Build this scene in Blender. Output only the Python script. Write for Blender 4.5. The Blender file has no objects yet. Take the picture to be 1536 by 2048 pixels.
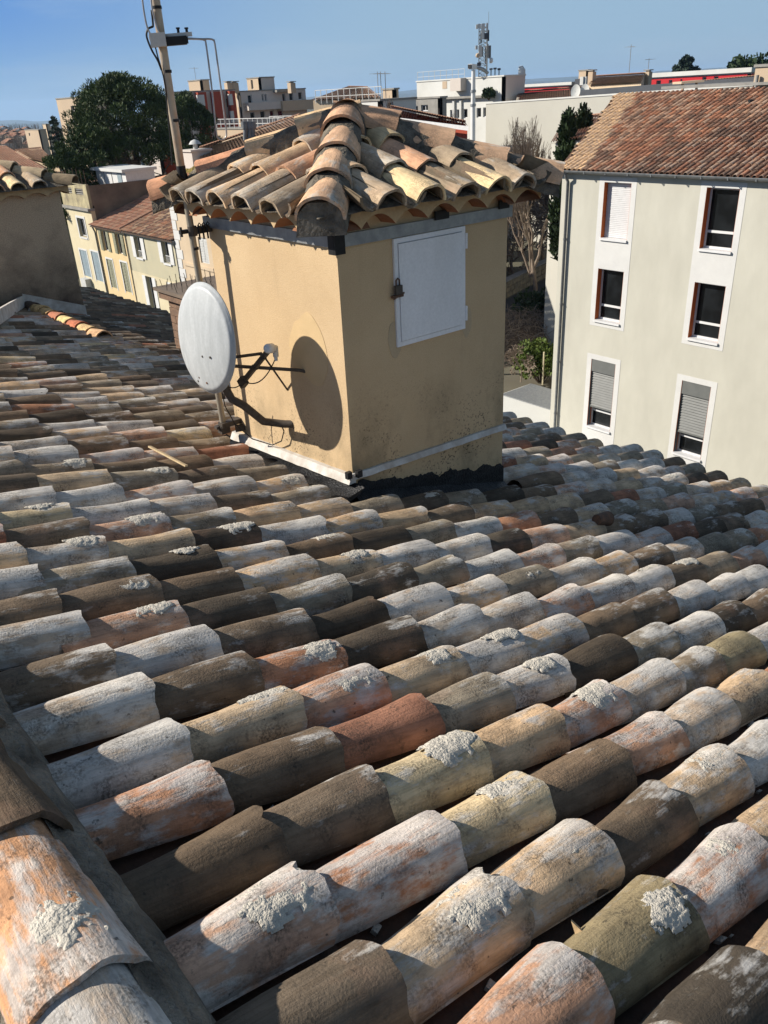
import bpy, math, random
import numpy as np
from mathutils import Vector, Matrix, noise as mnoise
R = math.radians
rnd = random.Random(7)
# ------------------------------------------------------------------ camera, sky, sun, exposure
# The camera stands over the roof ridge at the origin; street level is z = GROUND.
GROUND = -13.0
FPX = 1608.23                                   # focal length in pixels of a 1536 px wide picture
YAW, PITCH, ROLL = R(38.4726), R(-27.4354), R(-3.0415)
fwd = np.array([math.sin(YAW)*math.cos(PITCH), math.cos(YAW)*math.cos(PITCH), math.sin(PITCH)])
rgt = np.array([math.cos(YAW), -math.sin(YAW), 0.0]); upv = np.cross(rgt, fwd)
CR = math.cos(ROLL)*rgt + math.sin(ROLL)*upv
CU = -math.sin(ROLL)*rgt + math.cos(ROLL)*upv
scene = bpy.context.scene
col = scene.collection
cam = bpy.data.objects.new('camera', bpy.data.cameras.new('camera')); col.objects.link(cam)
cam.data.sensor_fit = 'HORIZONTAL'; cam.data.sensor_width = 36.0; cam.data.lens = 36.0*FPX/1536.0
cam.data.clip_start = 0.05; cam.data.clip_end = 60000
cam.matrix_world = Matrix(((CR[0], CU[0], -fwd[0], 0), (CR[1], CU[1], -fwd[1], 0), (CR[2], CU[2], -fwd[2], 0), (0, 0, 0, 1)))
scene.camera = cam
SUN_EL = R(30.5); SAZ = R(43.0)                 # light travels (+cos, -sin) in plan
to_sun = Vector((-math.cos(SAZ)*math.cos(SUN_EL), math.sin(SAZ)*math.cos(SUN_EL), math.sin(SUN_EL)))
sun = bpy.data.objects.new('sun', bpy.data.lights.new('sun', 'SUN')); col.objects.link(sun)
sun.data.energy = 5.0; sun.data.angle = R(0.53); sun.data.color = (1.0, 0.93, 0.82)
sun.rotation_euler = to_sun.to_track_quat('Z', 'Y').to_euler()
sun.location = (-20, 20, 30)
world = bpy.data.worlds.new('World'); scene.world = world; world.use_nodes = True
wn = world.node_tree; wn.nodes.clear()
wo = wn.nodes.new('ShaderNodeOutputWorld'); wb = wn.nodes.new('ShaderNodeBackground')
sky = wn.nodes.new('ShaderNodeTexSky'); sky.sky_type = 'NISHITA'; sky.sun_disc = False
sky.sun_elevation = SUN_EL; sky.sun_rotation = math.atan2(to_sun.x, to_sun.y)
sky.altitude = 250; sky.air_density = 1.0; sky.dust_density = 0.4; sky.ozone_density = 2.0
wb.inputs['Strength'].default_value = 0.056
# thin streaks of high cloud over the whole sky
tc = wn.nodes.new('ShaderNodeTexCoord'); mp = wn.nodes.new('ShaderNodeMapping')
mp.inputs['Scale'].default_value = (1.3, 1.7, 9.0); mp.inputs['Rotation'].default_value = (0.15, 0.1, 0.5); mp.inputs['Location'].default_value = (4.66, 4.62, 4.38)
cn = wn.nodes.new('ShaderNodeTexNoise'); cn.inputs['Scale'].default_value = 1.5; cn.inputs['Detail'].default_value = 7; cn.inputs['Roughness'].default_value = 0.55
cr = wn.nodes.new('ShaderNodeMapRange'); cr.inputs['From Min'].default_value = 0.47; cr.inputs['From Max'].default_value = 0.70
cr.inputs['To Max'].default_value = 0.6
cm = wn.nodes.new('ShaderNodeMix'); cm.data_type = 'RGBA'; cm.inputs['B'].default_value = (5.4, 6.8, 8.2, 1)
wn.links.new(tc.outputs['Generated'], mp.inputs['Vector']); wn.links.new(mp.outputs[0], cn.inputs['Vector'])
wn.links.new(cn.outputs['Fac'], cr.inputs['Value']); wn.links.new(cr.outputs[0], cm.inputs['Factor'])
# pale blue band of distant air all round the horizon
sz = wn.nodes.new('ShaderNodeSeparateXYZ'); wn.links.new(tc.outputs['Generated'], sz.inputs[0])
def wrange(a, b, c, d):
    r = wn.nodes.new('ShaderNodeMapRange'); r.interpolation_type = 'SMOOTHSTEP'
    for k, v in (('From Min', a), ('From Max', b), ('To Min', c), ('To Max', d)): r.inputs[k].default_value = v
    wn.links.new(sz.outputs['Z'], r.inputs['Value']); return r.outputs[0]
hg = wn.nodes.new('ShaderNodeMix'); hg.data_type = 'RGBA'; hg.inputs['A'].default_value = (2.5, 4.9, 8.1, 1); hg.inputs['B'].default_value = (0.5, 2.75, 8.2, 1)
wn.links.new(wrange(0.0, 0.10, 0.0, 1.0), hg.inputs['Factor'])
# a sheet of high veil cloud thickens towards the +X side of the sky
vd = wn.nodes.new('ShaderNodeVectorMath'); vd.operation = 'DOT_PRODUCT'; vd.inputs[1].default_value = (0.78, -0.62, 0.0); wn.links.new(tc.outputs['Generated'], vd.inputs[0])
vr_ = wn.nodes.new('ShaderNodeMapRange'); vr_.interpolation_type = 'SMOOTHSTEP'
for k_, v_ in (('From Min', -0.52), ('From Max', 0.08), ('To Min', 0.0), ('To Max', 0.92)): vr_.inputs[k_].default_value = v_
wn.links.new(vd.outputs['Value'], vr_.inputs['Value'])
hv_ = wn.nodes.new('ShaderNodeMix'); hv_.data_type = 'RGBA'; hv_.inputs['B'].default_value = (4.0, 5.95, 7.7, 1)
wn.links.new(vr_.outputs[0], hv_.inputs['Factor']); wn.links.new(hg.outputs['Result'], hv_.inputs['A'])
hm_ = wn.nodes.new('ShaderNodeMix'); hm_.data_type = 'RGBA'; wn.links.new(hv_.outputs['Result'], hm_.inputs['B'])
wn.links.new(wrange(0.0, 0.7, 0.95, 0.0), hm_.inputs['Factor']); wn.links.new(sky.outputs[0], hm_.inputs['A'])
wn.links.new(hm_.outputs['Result'], cm.inputs['A']); wn.links.new(cm.outputs['Result'], wb.inputs['Color']); wn.links.new(wb.outputs[0], wo.inputs[0])
vs = scene.view_settings
vs.view_transform = 'Standard'; vs.look = 'None'; vs.gamma = 1.0; vs.exposure = 0.62; vs.use_curve_mapping = False
scene.cycles.max_bounces = 5; scene.cycles.diffuse_bounces = 3; scene.cycles.glossy_bounces = 2
scene.cycles.transparent_max_bounces = 6; scene.cycles.caustics_reflective = False; scene.cycles.caustics_refractive = False

# ------------------------------------------------------------------ surveying helpers
def ray(x, y): return (x-768)/FPX*CR - (y-1024)/FPX*CU + fwd
def at(x, y, X=None, Y=None, Z=None, D=None):
    d = ray(x, y)
    if X is not None: k = X/d[0]
    elif Y is not None: k = Y/d[1]
    elif Z is not None: k = Z/d[2]
    else: k = D/math.hypot(d[0], d[1])
    return Vector(d*k)
def proj(P):
    z = P[0]*fwd[0]+P[1]*fwd[1]+P[2]*fwd[2]
    return (768+FPX*(P[0]*CR[0]+P[1]*CR[1]+P[2]*CR[2])/z, 1024-FPX*(P[0]*CU[0]+P[1]*CU[1]+P[2]*CU[2])/z, z)
# ------------------------------------------------------------------ object helpers
def tag(o, label=None, cat=None, group=None, kind=None):
    if label: o['label'] = label
    if cat: o['category'] = cat
    if group: o['group'] = group
    if kind: o['kind'] = kind
    return o
ORG = {}
def empty(name, loc, label=None, cat=None, group=None):
    o = bpy.data.objects.new(name, None); col.objects.link(o); o.location = Vector(loc); o.empty_display_size = 0.2
    ORG[o.name] = Vector(loc); return tag(o, label, cat, group)
class MB:
    """collects faces in world coordinates and links them as one mesh object"""
    def __init__(s): s.v = []; s.f = []; s.m = []; s.sm = []; s.at = {}
    def face(s, pts, m=0, smooth=False):
        b = len(s.v); s.v.extend([tuple(p) for p in pts]); s.f.append(tuple(range(b, b+len(pts)))); s.m.append(m); s.sm.append(smooth)
    def grid(s, rows, m=0, smooth=True, closed=False):
        b = len(s.v); n = len(rows[0])
        for r in rows: s.v.extend([tuple(p) for p in r])
        for i in range(len(rows)-1):
            for j in range(n if closed else n-1):
                k = (j+1) % n
                s.f.append((b+i*n+j, b+i*n+k, b+(i+1)*n+k, b+(i+1)*n+j)); s.m.append(m); s.sm.append(smooth)
    def hexa(s, c, m=0):
        # c: 8 corners, bottom loop 0-3, top loop 4-7
        b = len(s.v); s.v.extend([tuple(p) for p in c])
        for f in ((3, 2, 1, 0), (4, 5, 6, 7), (0, 1, 5, 4), (1, 2, 6, 5), (2, 3, 7, 6), (3, 0, 4, 7)):
            s.f.append(tuple(b+i for i in f)); s.m.append(m); s.sm.append(False)
    def box(s, x0, x1, y0, y1, z0, z1, m=0):
        s.hexa([(x0, y0, z0), (x1, y0, z0), (x1, y1, z0), (x0, y1, z0), (x0, y0, z1), (x1, y0, z1), (x1, y1, z1), (x0, y1, z1)], m)
    def obox(s, c, ex, ey, ez, m=0):
        c = Vector(c); ex, ey, ez = Vector(ex), Vector(ey), Vector(ez)
        s.hexa([c-ex-ey-ez, c+ex-ey-ez, c+ex+ey-ez, c-ex+ey-ez, c-ex-ey+ez, c+ex-ey+ez, c+ex+ey+ez, c-ex+ey+ez], m)
    def tube(s, pts, r, n=8, m=0, cap=True):
        pts = [Vector(p) for p in pts]; rr = r if isinstance(r, (list, tuple)) else [r]*len(pts)
        rows = []; ref = None
        for i, p in enumerate(pts):
            d = (pts[min(i+1, len(pts)-1)]-pts[max(i-1, 0)]).normalized()
            if ref is None: ref = d.orthogonal().normalized()
            ref = (ref - d*ref.dot(d))
            ref = ref.normalized() if ref.length > 1e-6 else d.orthogonal().normalized()
            q = d.cross(ref)
            rows.append([p+rr[i]*(math.cos(2*math.pi*k/n)*ref+math.sin(2*math.pi*k/n)*q) for k in range(n)])
        s.grid(rows, m, n > 4, True)
        if cap: s.face(rows[0][::-1], m); s.face(rows[-1], m)
    def build(s, name, mats, parent=None, **kw):
        org = Vector((0, 0, 0))
        if parent is not None: org = ORG[parent.name]
        me = bpy.data.meshes.new(name)
        a = np.array(s.v, dtype=float) - np.array(org)
        me.from_pydata(a.tolist(), [], s.f)
        me.polygons.foreach_set('material_index', s.m); me.polygons.foreach_set('use_smooth', s.sm)
        for k, (typ, data) in s.at.items():
            at_ = me.attributes.new(k, typ, 'POINT')
            at_.data.foreach_set('vector' if typ == 'FLOAT_VECTOR' else 'color', np.array(data, dtype=float).ravel())
        for m in (mats if isinstance(mats, (list, tuple)) else [mats]): me.materials.append(m)
        me.update()
        o = bpy.data.objects.new(name, me); col.objects.link(o)
        if parent is not None: o.parent = parent
        ORG[o.name] = org
        return tag(o, **kw)
class Fac:
    """a wall plane: u runs along it, z is height, d is distance out of it"""
    def __init__(s, o, u, n): s.o = Vector(o); s.u = Vector(u); s.n = Vector(n)
    def p(s, u, z, d=0.0): q = s.o+s.u*u+s.n*d; return Vector((q.x, q.y, z))
    def box(s, mb, u0, u1, z0, z1, d0, d1, m=0):
        mb.hexa([s.p(u0, z0, d0), s.p(u1, z0, d0), s.p(u1, z0, d1), s.p(u0, z0, d1), s.p(u0, z1, d0), s.p(u1, z1, d0), s.p(u1, z1, d1), s.p(u0, z1, d1)], m)
    def wall(s, mb, u0, u1, z0, z1, holes, t=0.25, m=0, mr=None):
        us = sorted({u0, u1, *[h[0] for h in holes], *[h[1] for h in holes]}); zs = sorted({z0, z1, *[h[2] for h in holes], *[h[3] for h in holes]})
        for a, b in zip(us, us[1:]):
            for c, d in zip(zs, zs[1:]):
                um, zm = (a+b)/2, (c+d)/2
                if any(h[0] < um < h[1] and h[2] < zm < h[3] for h in holes): continue
                mb.face([s.p(a, c), s.p(b, c), s.p(b, d), s.p(a, d)], m)
        for h in holes:
            a, b, c, d = h[:4]; k = m if mr is None else mr
            mb.face([s.p(a, c), s.p(a, d), s.p(a, d, -t), s.p(a, c, -t)], k); mb.face([s.p(b, c), s.p(b, c, -t), s.p(b, d, -t), s.p(b, d)], k)
            mb.face([s.p(a, c), s.p(a, c, -t), s.p(b, c, -t), s.p(b, c)], m); mb.face([s.p(a, d), s.p(b, d), s.p(b, d, -t), s.p(a, d, -t)], m)
        for a in (u0, u1): mb.face([s.p(a, z0), s.p(a, z1), s.p(a, z1, -t), s.p(a, z0, -t)], m)
        mb.face([s.p(u0, z1), s.p(u1, z1), s.p(u1, z1, -t), s.p(u0, z1, -t)], m)
def FX(X): return Fac((X, 0, 0), (0, 1, 0), (-1, 0, 0))      # faces -X, u = Y
def FY(Y): return Fac((0, Y, 0), (1, 0, 0), (0, -1, 0))      # faces -Y, u = X
# ------------------------------------------------------------------ materials
def newmat(name):
    m = bpy.data.materials.new(name); m.use_nodes = True; n = m.node_tree.nodes; n.clear()
    o = n.new('ShaderNodeOutputMaterial'); b = n.new('ShaderNodeBsdfPrincipled'); m.node_tree.links.new(b.outputs[0], o.inputs[0])
    b.inputs['Specular IOR Level'].default_value = 0.25
    return m, n, m.node_tree.links, b
def N_noise(n, l, vec, scale, detail=4, rough=0.55, sc=None):
    t = n.new('ShaderNodeTexNoise'); t.inputs['Scale'].default_value = scale; t.inputs['Detail'].default_value = detail; t.inputs['Roughness'].default_value = rough
    if sc:
        mp = n.new('ShaderNodeMapping'); mp.inputs['Scale'].default_value = sc; l.new(vec, mp.inputs['Vector']); vec = mp.outputs[0]
    l.new(vec, t.inputs['Vector']); return t.outputs['Fac']
def N_range(n, l, v, a, b, c=0.0, d=1.0, smooth=False):
    t = n.new('ShaderNodeMapRange'); t.inputs['From Min'].default_value = a; t.inputs['From Max'].default_value = b
    t.inputs['To Min'].default_value = c; t.inputs['To Max'].default_value = d
    if smooth: t.interpolation_type = 'SMOOTHSTEP'
    l.new(v, t.inputs['Value']); return t.outputs[0]
def N_math(n, l, op, a, b=None):
    t = n.new('ShaderNodeMath'); t.operation = op
    for i, v in enumerate((a, b)):
        if v is None: continue
        if isinstance(v, (int, float)): t.inputs[i].default_value = v
        else: l.new(v, t.inputs[i])
    return t.outputs[0]
def N_mix(n, l, f, a, b, mode='MIX'):
    t = n.new('ShaderNodeMix'); t.data_type = 'RGBA'; t.blend_type = mode
    for k, v in (('Factor', f), ('A', a), ('B', b)):
        if isinstance(v, (int, float)): t.inputs[k].default_value = v
        elif isinstance(v, tuple): t.inputs[k].default_value = (*v, 1) if len(v) == 3 else v
        else: l.new(v, t.inputs[k])
    return t.outputs['Result']
def N_bump(n, l, h, strength, dist, b):
    t = n.new('ShaderNodeBump'); t.inputs['Strength'].default_value = strength; t.inputs['Distance'].default_value = dist
    l.new(h, t.inputs['Height']); l.new(t.outputs[0], b.inputs['Normal'])
def pmat(name, c1, c2=None, scale=6.0, rough=0.85, bump=0.25, dist=0.01, fine=60.0, metal=0.0, sc=None, spec=None, lo=0.35, hi=0.65):
    """weathered paint / plaster / metal: two tones mixed by noise, with fine grain relief"""
    m, n, l, b = newmat(name)
    v = n.new('ShaderNodeTexCoord').outputs['Object']
    c2 = c2 or tuple(x*0.75 for x in c1)
    f = N_range(n, l, N_noise(n, l, v, scale, 6, 0.6, sc), lo, hi)
    g = N_noise(n, l, v, fine, 3)
    c = N_mix(n, l, f, c1, c2); c = N_mix(n, l, N_range(n, l, g, 0.3, 0.7, 0.0, 0.25), c, tuple(x*0.6 for x in c1))
    l.new(c, b.inputs['Base Color']); b.inputs['Roughness'].default_value = rough; b.inputs['Metallic'].default_value = metal
    if spec is not None: b.inputs['Specular IOR Level'].default_value = spec
    if bump: N_bump(n, l, g, bump, dist, b)
    return m
def tile_mat(name, attr=False, lime=(0.60, 0.57, 0.52), lichen=1.0, streak=1.0, gain=1.22):
    """hand-made clay tile: object colour = clay, object colour alpha = how much old lime wash is left on it"""
    m, n, l, b = newmat(name)
    if attr:
        a = n.new('ShaderNodeAttribute'); a.attribute_name = 'tile_colour'; base, al = a.outputs['Color'], a.outputs['Alpha']
        q = n.new('ShaderNodeAttribute'); q.attribute_name = 'tile_space'; v = q.outputs['Vector']
    else:
        oi = n.new('ShaderNodeObjectInfo'); base, al = oi.outputs['Color'], oi.outputs['Alpha']
        t = n.new('ShaderNodeTexCoord').outputs['Object']; ad = n.new('ShaderNodeVectorMath'); ad.operation = 'ADD'
        w = n.new('ShaderNodeVectorMath'); w.operation = 'SCALE'; w.inputs[0].default_value = (37, 91, 53); l.new(oi.outputs['Random'], w.inputs['Scale'])
        l.new(t, ad.inputs[0]); l.new(w.outputs[0], ad.inputs[1]); v = ad.outputs[0]
    big = N_noise(n, l, v, 7, 5, 0.6); st = N_noise(n, l, v, 1.0, 6, 0.62, (5, 75, 60)); st2 = N_noise(n, l, v, 1.0, 3, 0.5, (9, 230, 180)); fine = N_noise(n, l, v, 130, 5, 0.65)
    c = N_mix(n, l, N_range(n, l, big, 0.3, 0.7), N_mix(n, l, 1.0, base, (0.66, 0.64, 0.62), 'MULTIPLY'), N_mix(n, l, 1.0, base, (1.32, 1.24, 1.12), 'MULTIPLY'))
    # bare pinkish clay showing through in patches
    c = N_mix(n, l, N_range(n, l, N_noise(n, l, v, 4.3, 5, 0.6), 0.55, 0.70, 0.0, 0.45), c, N_mix(n, l, 0.5, base, (0.40, 0.22, 0.14)))
    # lime wash clinging in streaks
    li = N_math(n, l, 'ADD', N_noise(n, l, v, 1.0, 8, 0.66, (8, 17, 17)), N_math(n, l, 'MULTIPLY', N_math(n, l, 'SUBTRACT', st, 0.5), 0.35*streak))
    lf = N_math(n, l, 'ADD', li, N_math(n, l, 'MULTIPLY', N_math(n, l, 'SUBTRACT', al, 0.5), 0.75))
    if not attr:                                   # splashes of lime smeared round the lower lip
        sx = n.new('ShaderNodeSeparateXYZ'); l.new(t, sx.inputs[0])
        lip = N_math(n, l, 'MULTIPLY', N_range(n, l, sx.outputs['X'], -0.24, -0.06, 0.0, 0.13, True), N_range(n, l, sx.outputs['Y'], -0.075, -0.02, 0.0, 1.0, True))
        lf = N_math(n, l, 'ADD', lf, lip)
    lf = N_range(n, l, lf, 0.45, 0.60, 0.0, 0.80)
    c = N_mix(n, l, lf, c, N_mix(n, l, N_range(n, l, N_noise(n, l, v, 5.5, 5, 0.6), 0.38, 0.62), lime, (lime[0]*0.66, lime[1]*0.68, lime[2]*0.72)))
    # finger streaks from the mould
    c = N_mix(n, l, N_range(n, l, st, 0.47, 0.60, 0.0, 0.40*streak), c, N_mix(n, l, 1.0, c, (0.52, 0.49, 0.45), 'MULTIPLY'))
    c = N_mix(n, l, N_range(n, l, st2, 0.54, 0.68, 0.0, 0.26*streak), c, N_mix(n, l, 1.0, c, (0.55, 0.52, 0.48), 'MULTIPLY'))
    # black lichen specks gathered in patches
    lm = N_math(n, l, 'MULTIPLY', N_range(n, l, N_noise(n, l, v, 9, 5, 0.65), 0.46, 0.64), N_range(n, l, fine, 0.40, 0.60))
    c = N_mix(n, l, N_math(n, l, 'MULTIPLY', lm, 0.72*lichen), c, (0.045, 0.038, 0.03))
    c = N_mix(n, l, N_math(n, l, 'MULTIPLY', N_range(n, l, N_noise(n, l, v, 48, 3, 0.5), 0.68, 0.74), 0.7*lichen), c, (0.03, 0.027, 0.022))
    c = N_mix(n, l, 1.0, c, (gain, gain, gain), 'MULTIPLY')
    l.new(c, b.inputs['Base Color']); b.inputs['Roughness'].default_value = 0.92; b.inputs['Specular IOR Level'].default_value = 0.15
    h = N_math(n, l, 'ADD', N_math(n, l, 'MULTIPLY', st, 0.65), N_math(n, l, 'ADD', N_math(n, l, 'MULTIPLY', fine, 0.8), N_math(n, l, 'MULTIPLY', lf, 0.35)))
    N_bump(n, l, h, 0.8, 0.005, b)
    return m
def rib_mat(name, cols, gap=0.5):
    """far clay roofs: one random colour for each tile of the corrugated sheet (tile_space = column, row)"""
    m, n, l, b = newmat(name)
    q = n.new('ShaderNodeAttribute'); q.attribute_name = 'tile_space'
    fl = n.new('ShaderNodeVectorMath'); fl.operation = 'FLOOR'; l.new(q.outputs['Vector'], fl.inputs[0])
    w = n.new('ShaderNodeTexWhiteNoise'); w.noise_dimensions = '3D'; l.new(fl.outputs[0], w.inputs['Vector'])
    r = n.new('ShaderNodeValToRGB'); r.color_ramp.interpolation = 'LINEAR'
    while len(r.color_ramp.elements) < len(cols): r.color_ramp.elements.new(0.5)
    for i, c in enumerate(cols): r.color_ramp.elements[i].position = i/(len(cols)-1); r.color_ramp.elements[i].color = (*c, 1)
    l.new(w.outputs['Value'], r.inputs[0])
    v = n.new('ShaderNodeTexCoord').outputs['Object']
    c = N_mix(n, l, N_range(n, l, N_noise(n, l, v, 1.2, 6, 0.65), 0.35, 0.7), r.outputs[0], N_mix(n, l, 1.0, r.outputs[0], (0.72, 0.70, 0.68), 'MULTIPLY'))
    c = N_mix(n, l, N_range(n, l, N_noise(n, l, v, 9, 5, 0.7), 0.50, 0.75, 0, 0.3), c, (0.08, 0.065, 0.05))
    l.new(c, b.inputs['Base Color']); b.inputs['Roughness'].default_value = 0.9
    return m
def glass_mat(name, c=(0.012, 0.014, 0.016)):
    m, n, l, b = newmat(name); v = n.new('ShaderNodeTexCoord').outputs['Object']
    l.new(N_mix(n, l, N_range(n, l, N_noise(n, l, v, 1.5, 2), 0.4, 0.6), c, tuple(x*2.2 for x in c)), b.inputs['Base Color'])
    b.inputs['Roughness'].default_value = 0.06; b.inputs['Specular IOR Level'].default_value = 0.22; return m
M = {}
M['tile'] = tile_mat('old_clay_tile'); M['tile_a'] = tile_mat('old_clay_tile_many', True)
M['tile_cap'] = tile_mat('turret_clay_tile', lime=(0.55, 0.5, 0.42), lichen=0.75, streak=0.7)
M['tile_new'] = tile_mat('mottled_clay_tile', lime=(0.34, 0.255, 0.195), lichen=0.55, streak=0.5); M['tile_new_a'] = tile_mat('mottled_clay_tile_many', True, lime=(0.34, 0.255, 0.195), lichen=0.55, streak=0.5)
M['pan'] = pmat('shade_darkened_pan_tile', (0.15, 0.075, 0.048), (0.055, 0.042, 0.033), 6, 0.95, 0.6, 0.01)  # clay darkened to paint in the shade between tile columns
M['mortar'] = pmat('pale_mortar', (0.60, 0.55, 0.465), (0.47, 0.435, 0.375), 25, 0.95, 1.0, 0.01, 120)
M['dmortar'] = pmat('mossy_dark_mortar', (0.21, 0.18, 0.14), (0.07, 0.06, 0.048), 12, 0.97, 1.0, 0.02, 55)
M['ridge_mortar'] = pmat('weathered_ridge_mortar', (0.30, 0.26, 0.205), (0.085, 0.072, 0.056), 8, 0.97, 1.0, 0.03, 60)
M['moss'] = pmat('yellow_lichen_moss', (0.33, 0.25, 0.075), (0.13, 0.12, 0.06), 18, 0.97, 1.0, 0.03, 60)
M['tar'] = pmat('black_roof_tar', (0.012, 0.012, 0.013), (0.030, 0.030, 0.031), 9, 0.42, 0.8, 0.012, 70, sc=(1, 1, 4))
M['flash'] = pmat('chipped_white_flashing', (0.60, 0.585, 0.55), (0.40, 0.35, 0.30), 9, 0.6, 0.2, 0.004)
M['genoise'] = pmat('ochre_corbel_plaster', (0.56, 0.40, 0.23), (0.42, 0.30, 0.17), 8, 0.95, 0.5, 0.006)
M['clay_in'] = pmat('bare_orange_clay', (0.30, 0.135, 0.07), (0.22, 0.105, 0.06), 8, 0.95, 0.4, 0.004)
M['zinc'] = pmat('galvanised_steel', (0.36, 0.37, 0.37), (0.25, 0.26, 0.27), 14, 0.45, 0.15, 0.002, metal=0.6)
M['black'] = pmat('black_plastic', (0.012, 0.012, 0.013), (0.02, 0.02, 0.02), 20, 0.5, 0.2, 0.002)
M['white'] = pmat('white_paint', (0.66, 0.66, 0.65), (0.58, 0.58, 0.57), 5, 0.5, 0.1, 0.003)
M['dish'] = pmat('weathered_white_enamel', (0.47, 0.485, 0.485), (0.385, 0.40, 0.40), 6, 0.45, 0.05, 0.002, sc=(1, 4, 1))
M['door'] = pmat('grey_white_hatch_paint', (0.80, 0.80, 0.81), (0.70, 0.70, 0.70), 4, 0.4, 0.1, 0.003, sc=(1, 1, 0.4), spec=0.5)
M['rust'] = pmat('rusted_metal', (0.16, 0.085, 0.05), (0.07, 0.05, 0.04), 30, 0.8, 0.6, 0.004)
M['darksteel'] = pmat('dark_bracket_steel', (0.055, 0.045, 0.038), (0.10, 0.085, 0.07), 30, 0.6, 0.3, 0.003)
M['pole'] = pmat('rust_stained_mast', (0.44, 0.36, 0.27), (0.30, 0.16, 0.085), 9, 0.42, 0.15, 0.002, metal=0.35, sc=(1, 1, 0.5), lo=0.48, hi=0.72)
M['pole2'] = pmat('grey_beige_tube', (0.38, 0.35, 0.29), (0.30, 0.26, 0.2), 8, 0.42, 0.15, 0.002, metal=0.35, sc=(1, 1, 0.5))
M['alu'] = pmat('dull_aluminium', (0.42, 0.40, 0.39), (0.30, 0.27, 0.25), 20, 0.4, 0.1, 0.001, metal=0.7)
M['cream'] = pmat('cream_render', (0.51, 0.495, 0.425), (0.43, 0.415, 0.355), 1.5, 0.93, 0.35, 0.006, 70, sc=(1, 1, 0.45), lo=0.3, hi=0.75)
M['bandwhite'] = pmat('white_window_band', (0.60, 0.595, 0.575), (0.55, 0.545, 0.53), 1.5, 0.93, 0.25, 0.004)
M['orange'] = pmat('orange_reveal_paint', (0.50, 0.135, 0.035), (0.42, 0.11, 0.03), 4, 0.8, 0.1, 0.003)
M['pvc'] = pmat('white_pvc', (0.66, 0.66, 0.66), (0.6, 0.6, 0.6), 6, 0.4, 0.05, 0.002)
M['greyshut'] = pmat('grey_shutter_paint', (0.145, 0.15, 0.145), (0.125, 0.13, 0.125), 4, 0.5, 0.1, 0.002)
M['gutter'] = pmat('grey_zinc_gutter', (0.20, 0.21, 0.215), (0.13, 0.14, 0.145), 8, 0.45, 0.15, 0.003, metal=0.35)
M['glass'] = glass_mat('dark_window_glass', (0.006, 0.007, 0.008))
M['bluehouse'] = pmat('pale_yellow_render', (0.62, 0.545, 0.37), (0.53, 0.46, 0.31), 0.9, 0.93, 0.3, 0.008, lo=0.3, hi=0.7)
M['yellowhouse'] = pmat('warm_yellow_render', (0.66, 0.51, 0.28), (0.57, 0.44, 0.25), 0.9, 0.93, 0.3, 0.008, lo=0.3, hi=0.7)
M['greyhouse'] = pmat('stained_khaki_render', (0.50, 0.45, 0.31), (0.40, 0.375, 0.27), 0.8, 0.93, 0.3, 0.008, lo=0.3, hi=0.7)
M['pinkhouse'] = pmat('pinkish_cream_render', (0.58, 0.46, 0.32), (0.50, 0.39, 0.27), 0.8, 0.93, 0.3, 0.008)
M['blueshut'] = pmat('blue_grey_shutters', (0.25, 0.31, 0.34), (0.20, 0.25, 0.28), 5, 0.7, 0.2, 0.004)
M['olive'] = pmat('olive_grey_shutters', (0.27, 0.27, 0.19), (0.20, 0.20, 0.14), 5, 0.75, 0.2, 0.004)
M['stain'] = pmat('stained_parapet_render', (0.46, 0.40, 0.24), (0.20, 0.17, 0.12), 1.6, 0.95, 0.4, 0.01)
M['sidewall'] = pmat('shade_toned_party_wall', (0.22, 0.17, 0.13), (0.12, 0.095, 0.075), 0.9, 0.95, 0.4, 0.01)  # the side wall's shade is put into this dark colour
M['beige'] = pmat('beige_block_render', (0.50, 0.385, 0.27), (0.45, 0.35, 0.25), 0.3, 0.93, 0.1, 0.01)
M['flatgrey'] = pmat('greige_block_render', (0.58, 0.52, 0.465), (0.52, 0.465, 0.415), 0.3, 0.93, 0.1, 0.01)
M['redblock'] = pmat('dark_red_render', (0.38, 0.075, 0.042), (0.33, 0.065, 0.038), 0.3, 0.93, 0.1, 0.01)
M['telwhite'] = pmat('white_block_render', (0.60, 0.60, 0.57), (0.52, 0.515, 0.48), 0.35, 0.9, 0.1, 0.01)
M['longcream'] = pmat('long_cream_render', (0.46, 0.445, 0.39), (0.42, 0.405, 0.355), 0.25, 0.93, 0.15, 0.01)
M['concrete'] = pmat('grey_concrete', (0.30, 0.285, 0.26), (0.22, 0.21, 0.19), 1.5, 0.95, 0.4, 0.01)
M['redpanel'] = pmat('crimson_cladding', (0.48, 0.012, 0.02), (0.43, 0.012, 0.02), 0.5, 0.6, 0.05, 0.004)
M['anthracite'] = pmat('anthracite_metal', (0.05, 0.055, 0.065), (0.065, 0.07, 0.08), 1.5, 0.5, 0.1, 0.004)
M['ac'] = pmat('pale_unit_casing', (0.55, 0.55, 0.53), (0.45, 0.45, 0.43), 4, 0.6, 0.1, 0.003)
M['bark'] = pmat('grey_brown_bark', (0.13, 0.095, 0.07), (0.07, 0.052, 0.04), 5, 0.95, 0.7, 0.02, 25, sc=(1, 1, 0.2))
M['twig'] = pmat('pale_winter_twigs', (0.27, 0.215, 0.165), (0.17, 0.13, 0.10), 3, 0.95, 0.2, 0.005)
M['stone'] = pmat('garden_wall_stone', (0.34, 0.27, 0.17), (0.16, 0.13, 0.09), 3.0, 0.95, 0.6, 0.02)
M['asphalt'] = pmat('asphalt', (0.055, 0.055, 0.057), (0.042, 0.042, 0.044), 1.0, 0.95, 0.4, 0.005)
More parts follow.
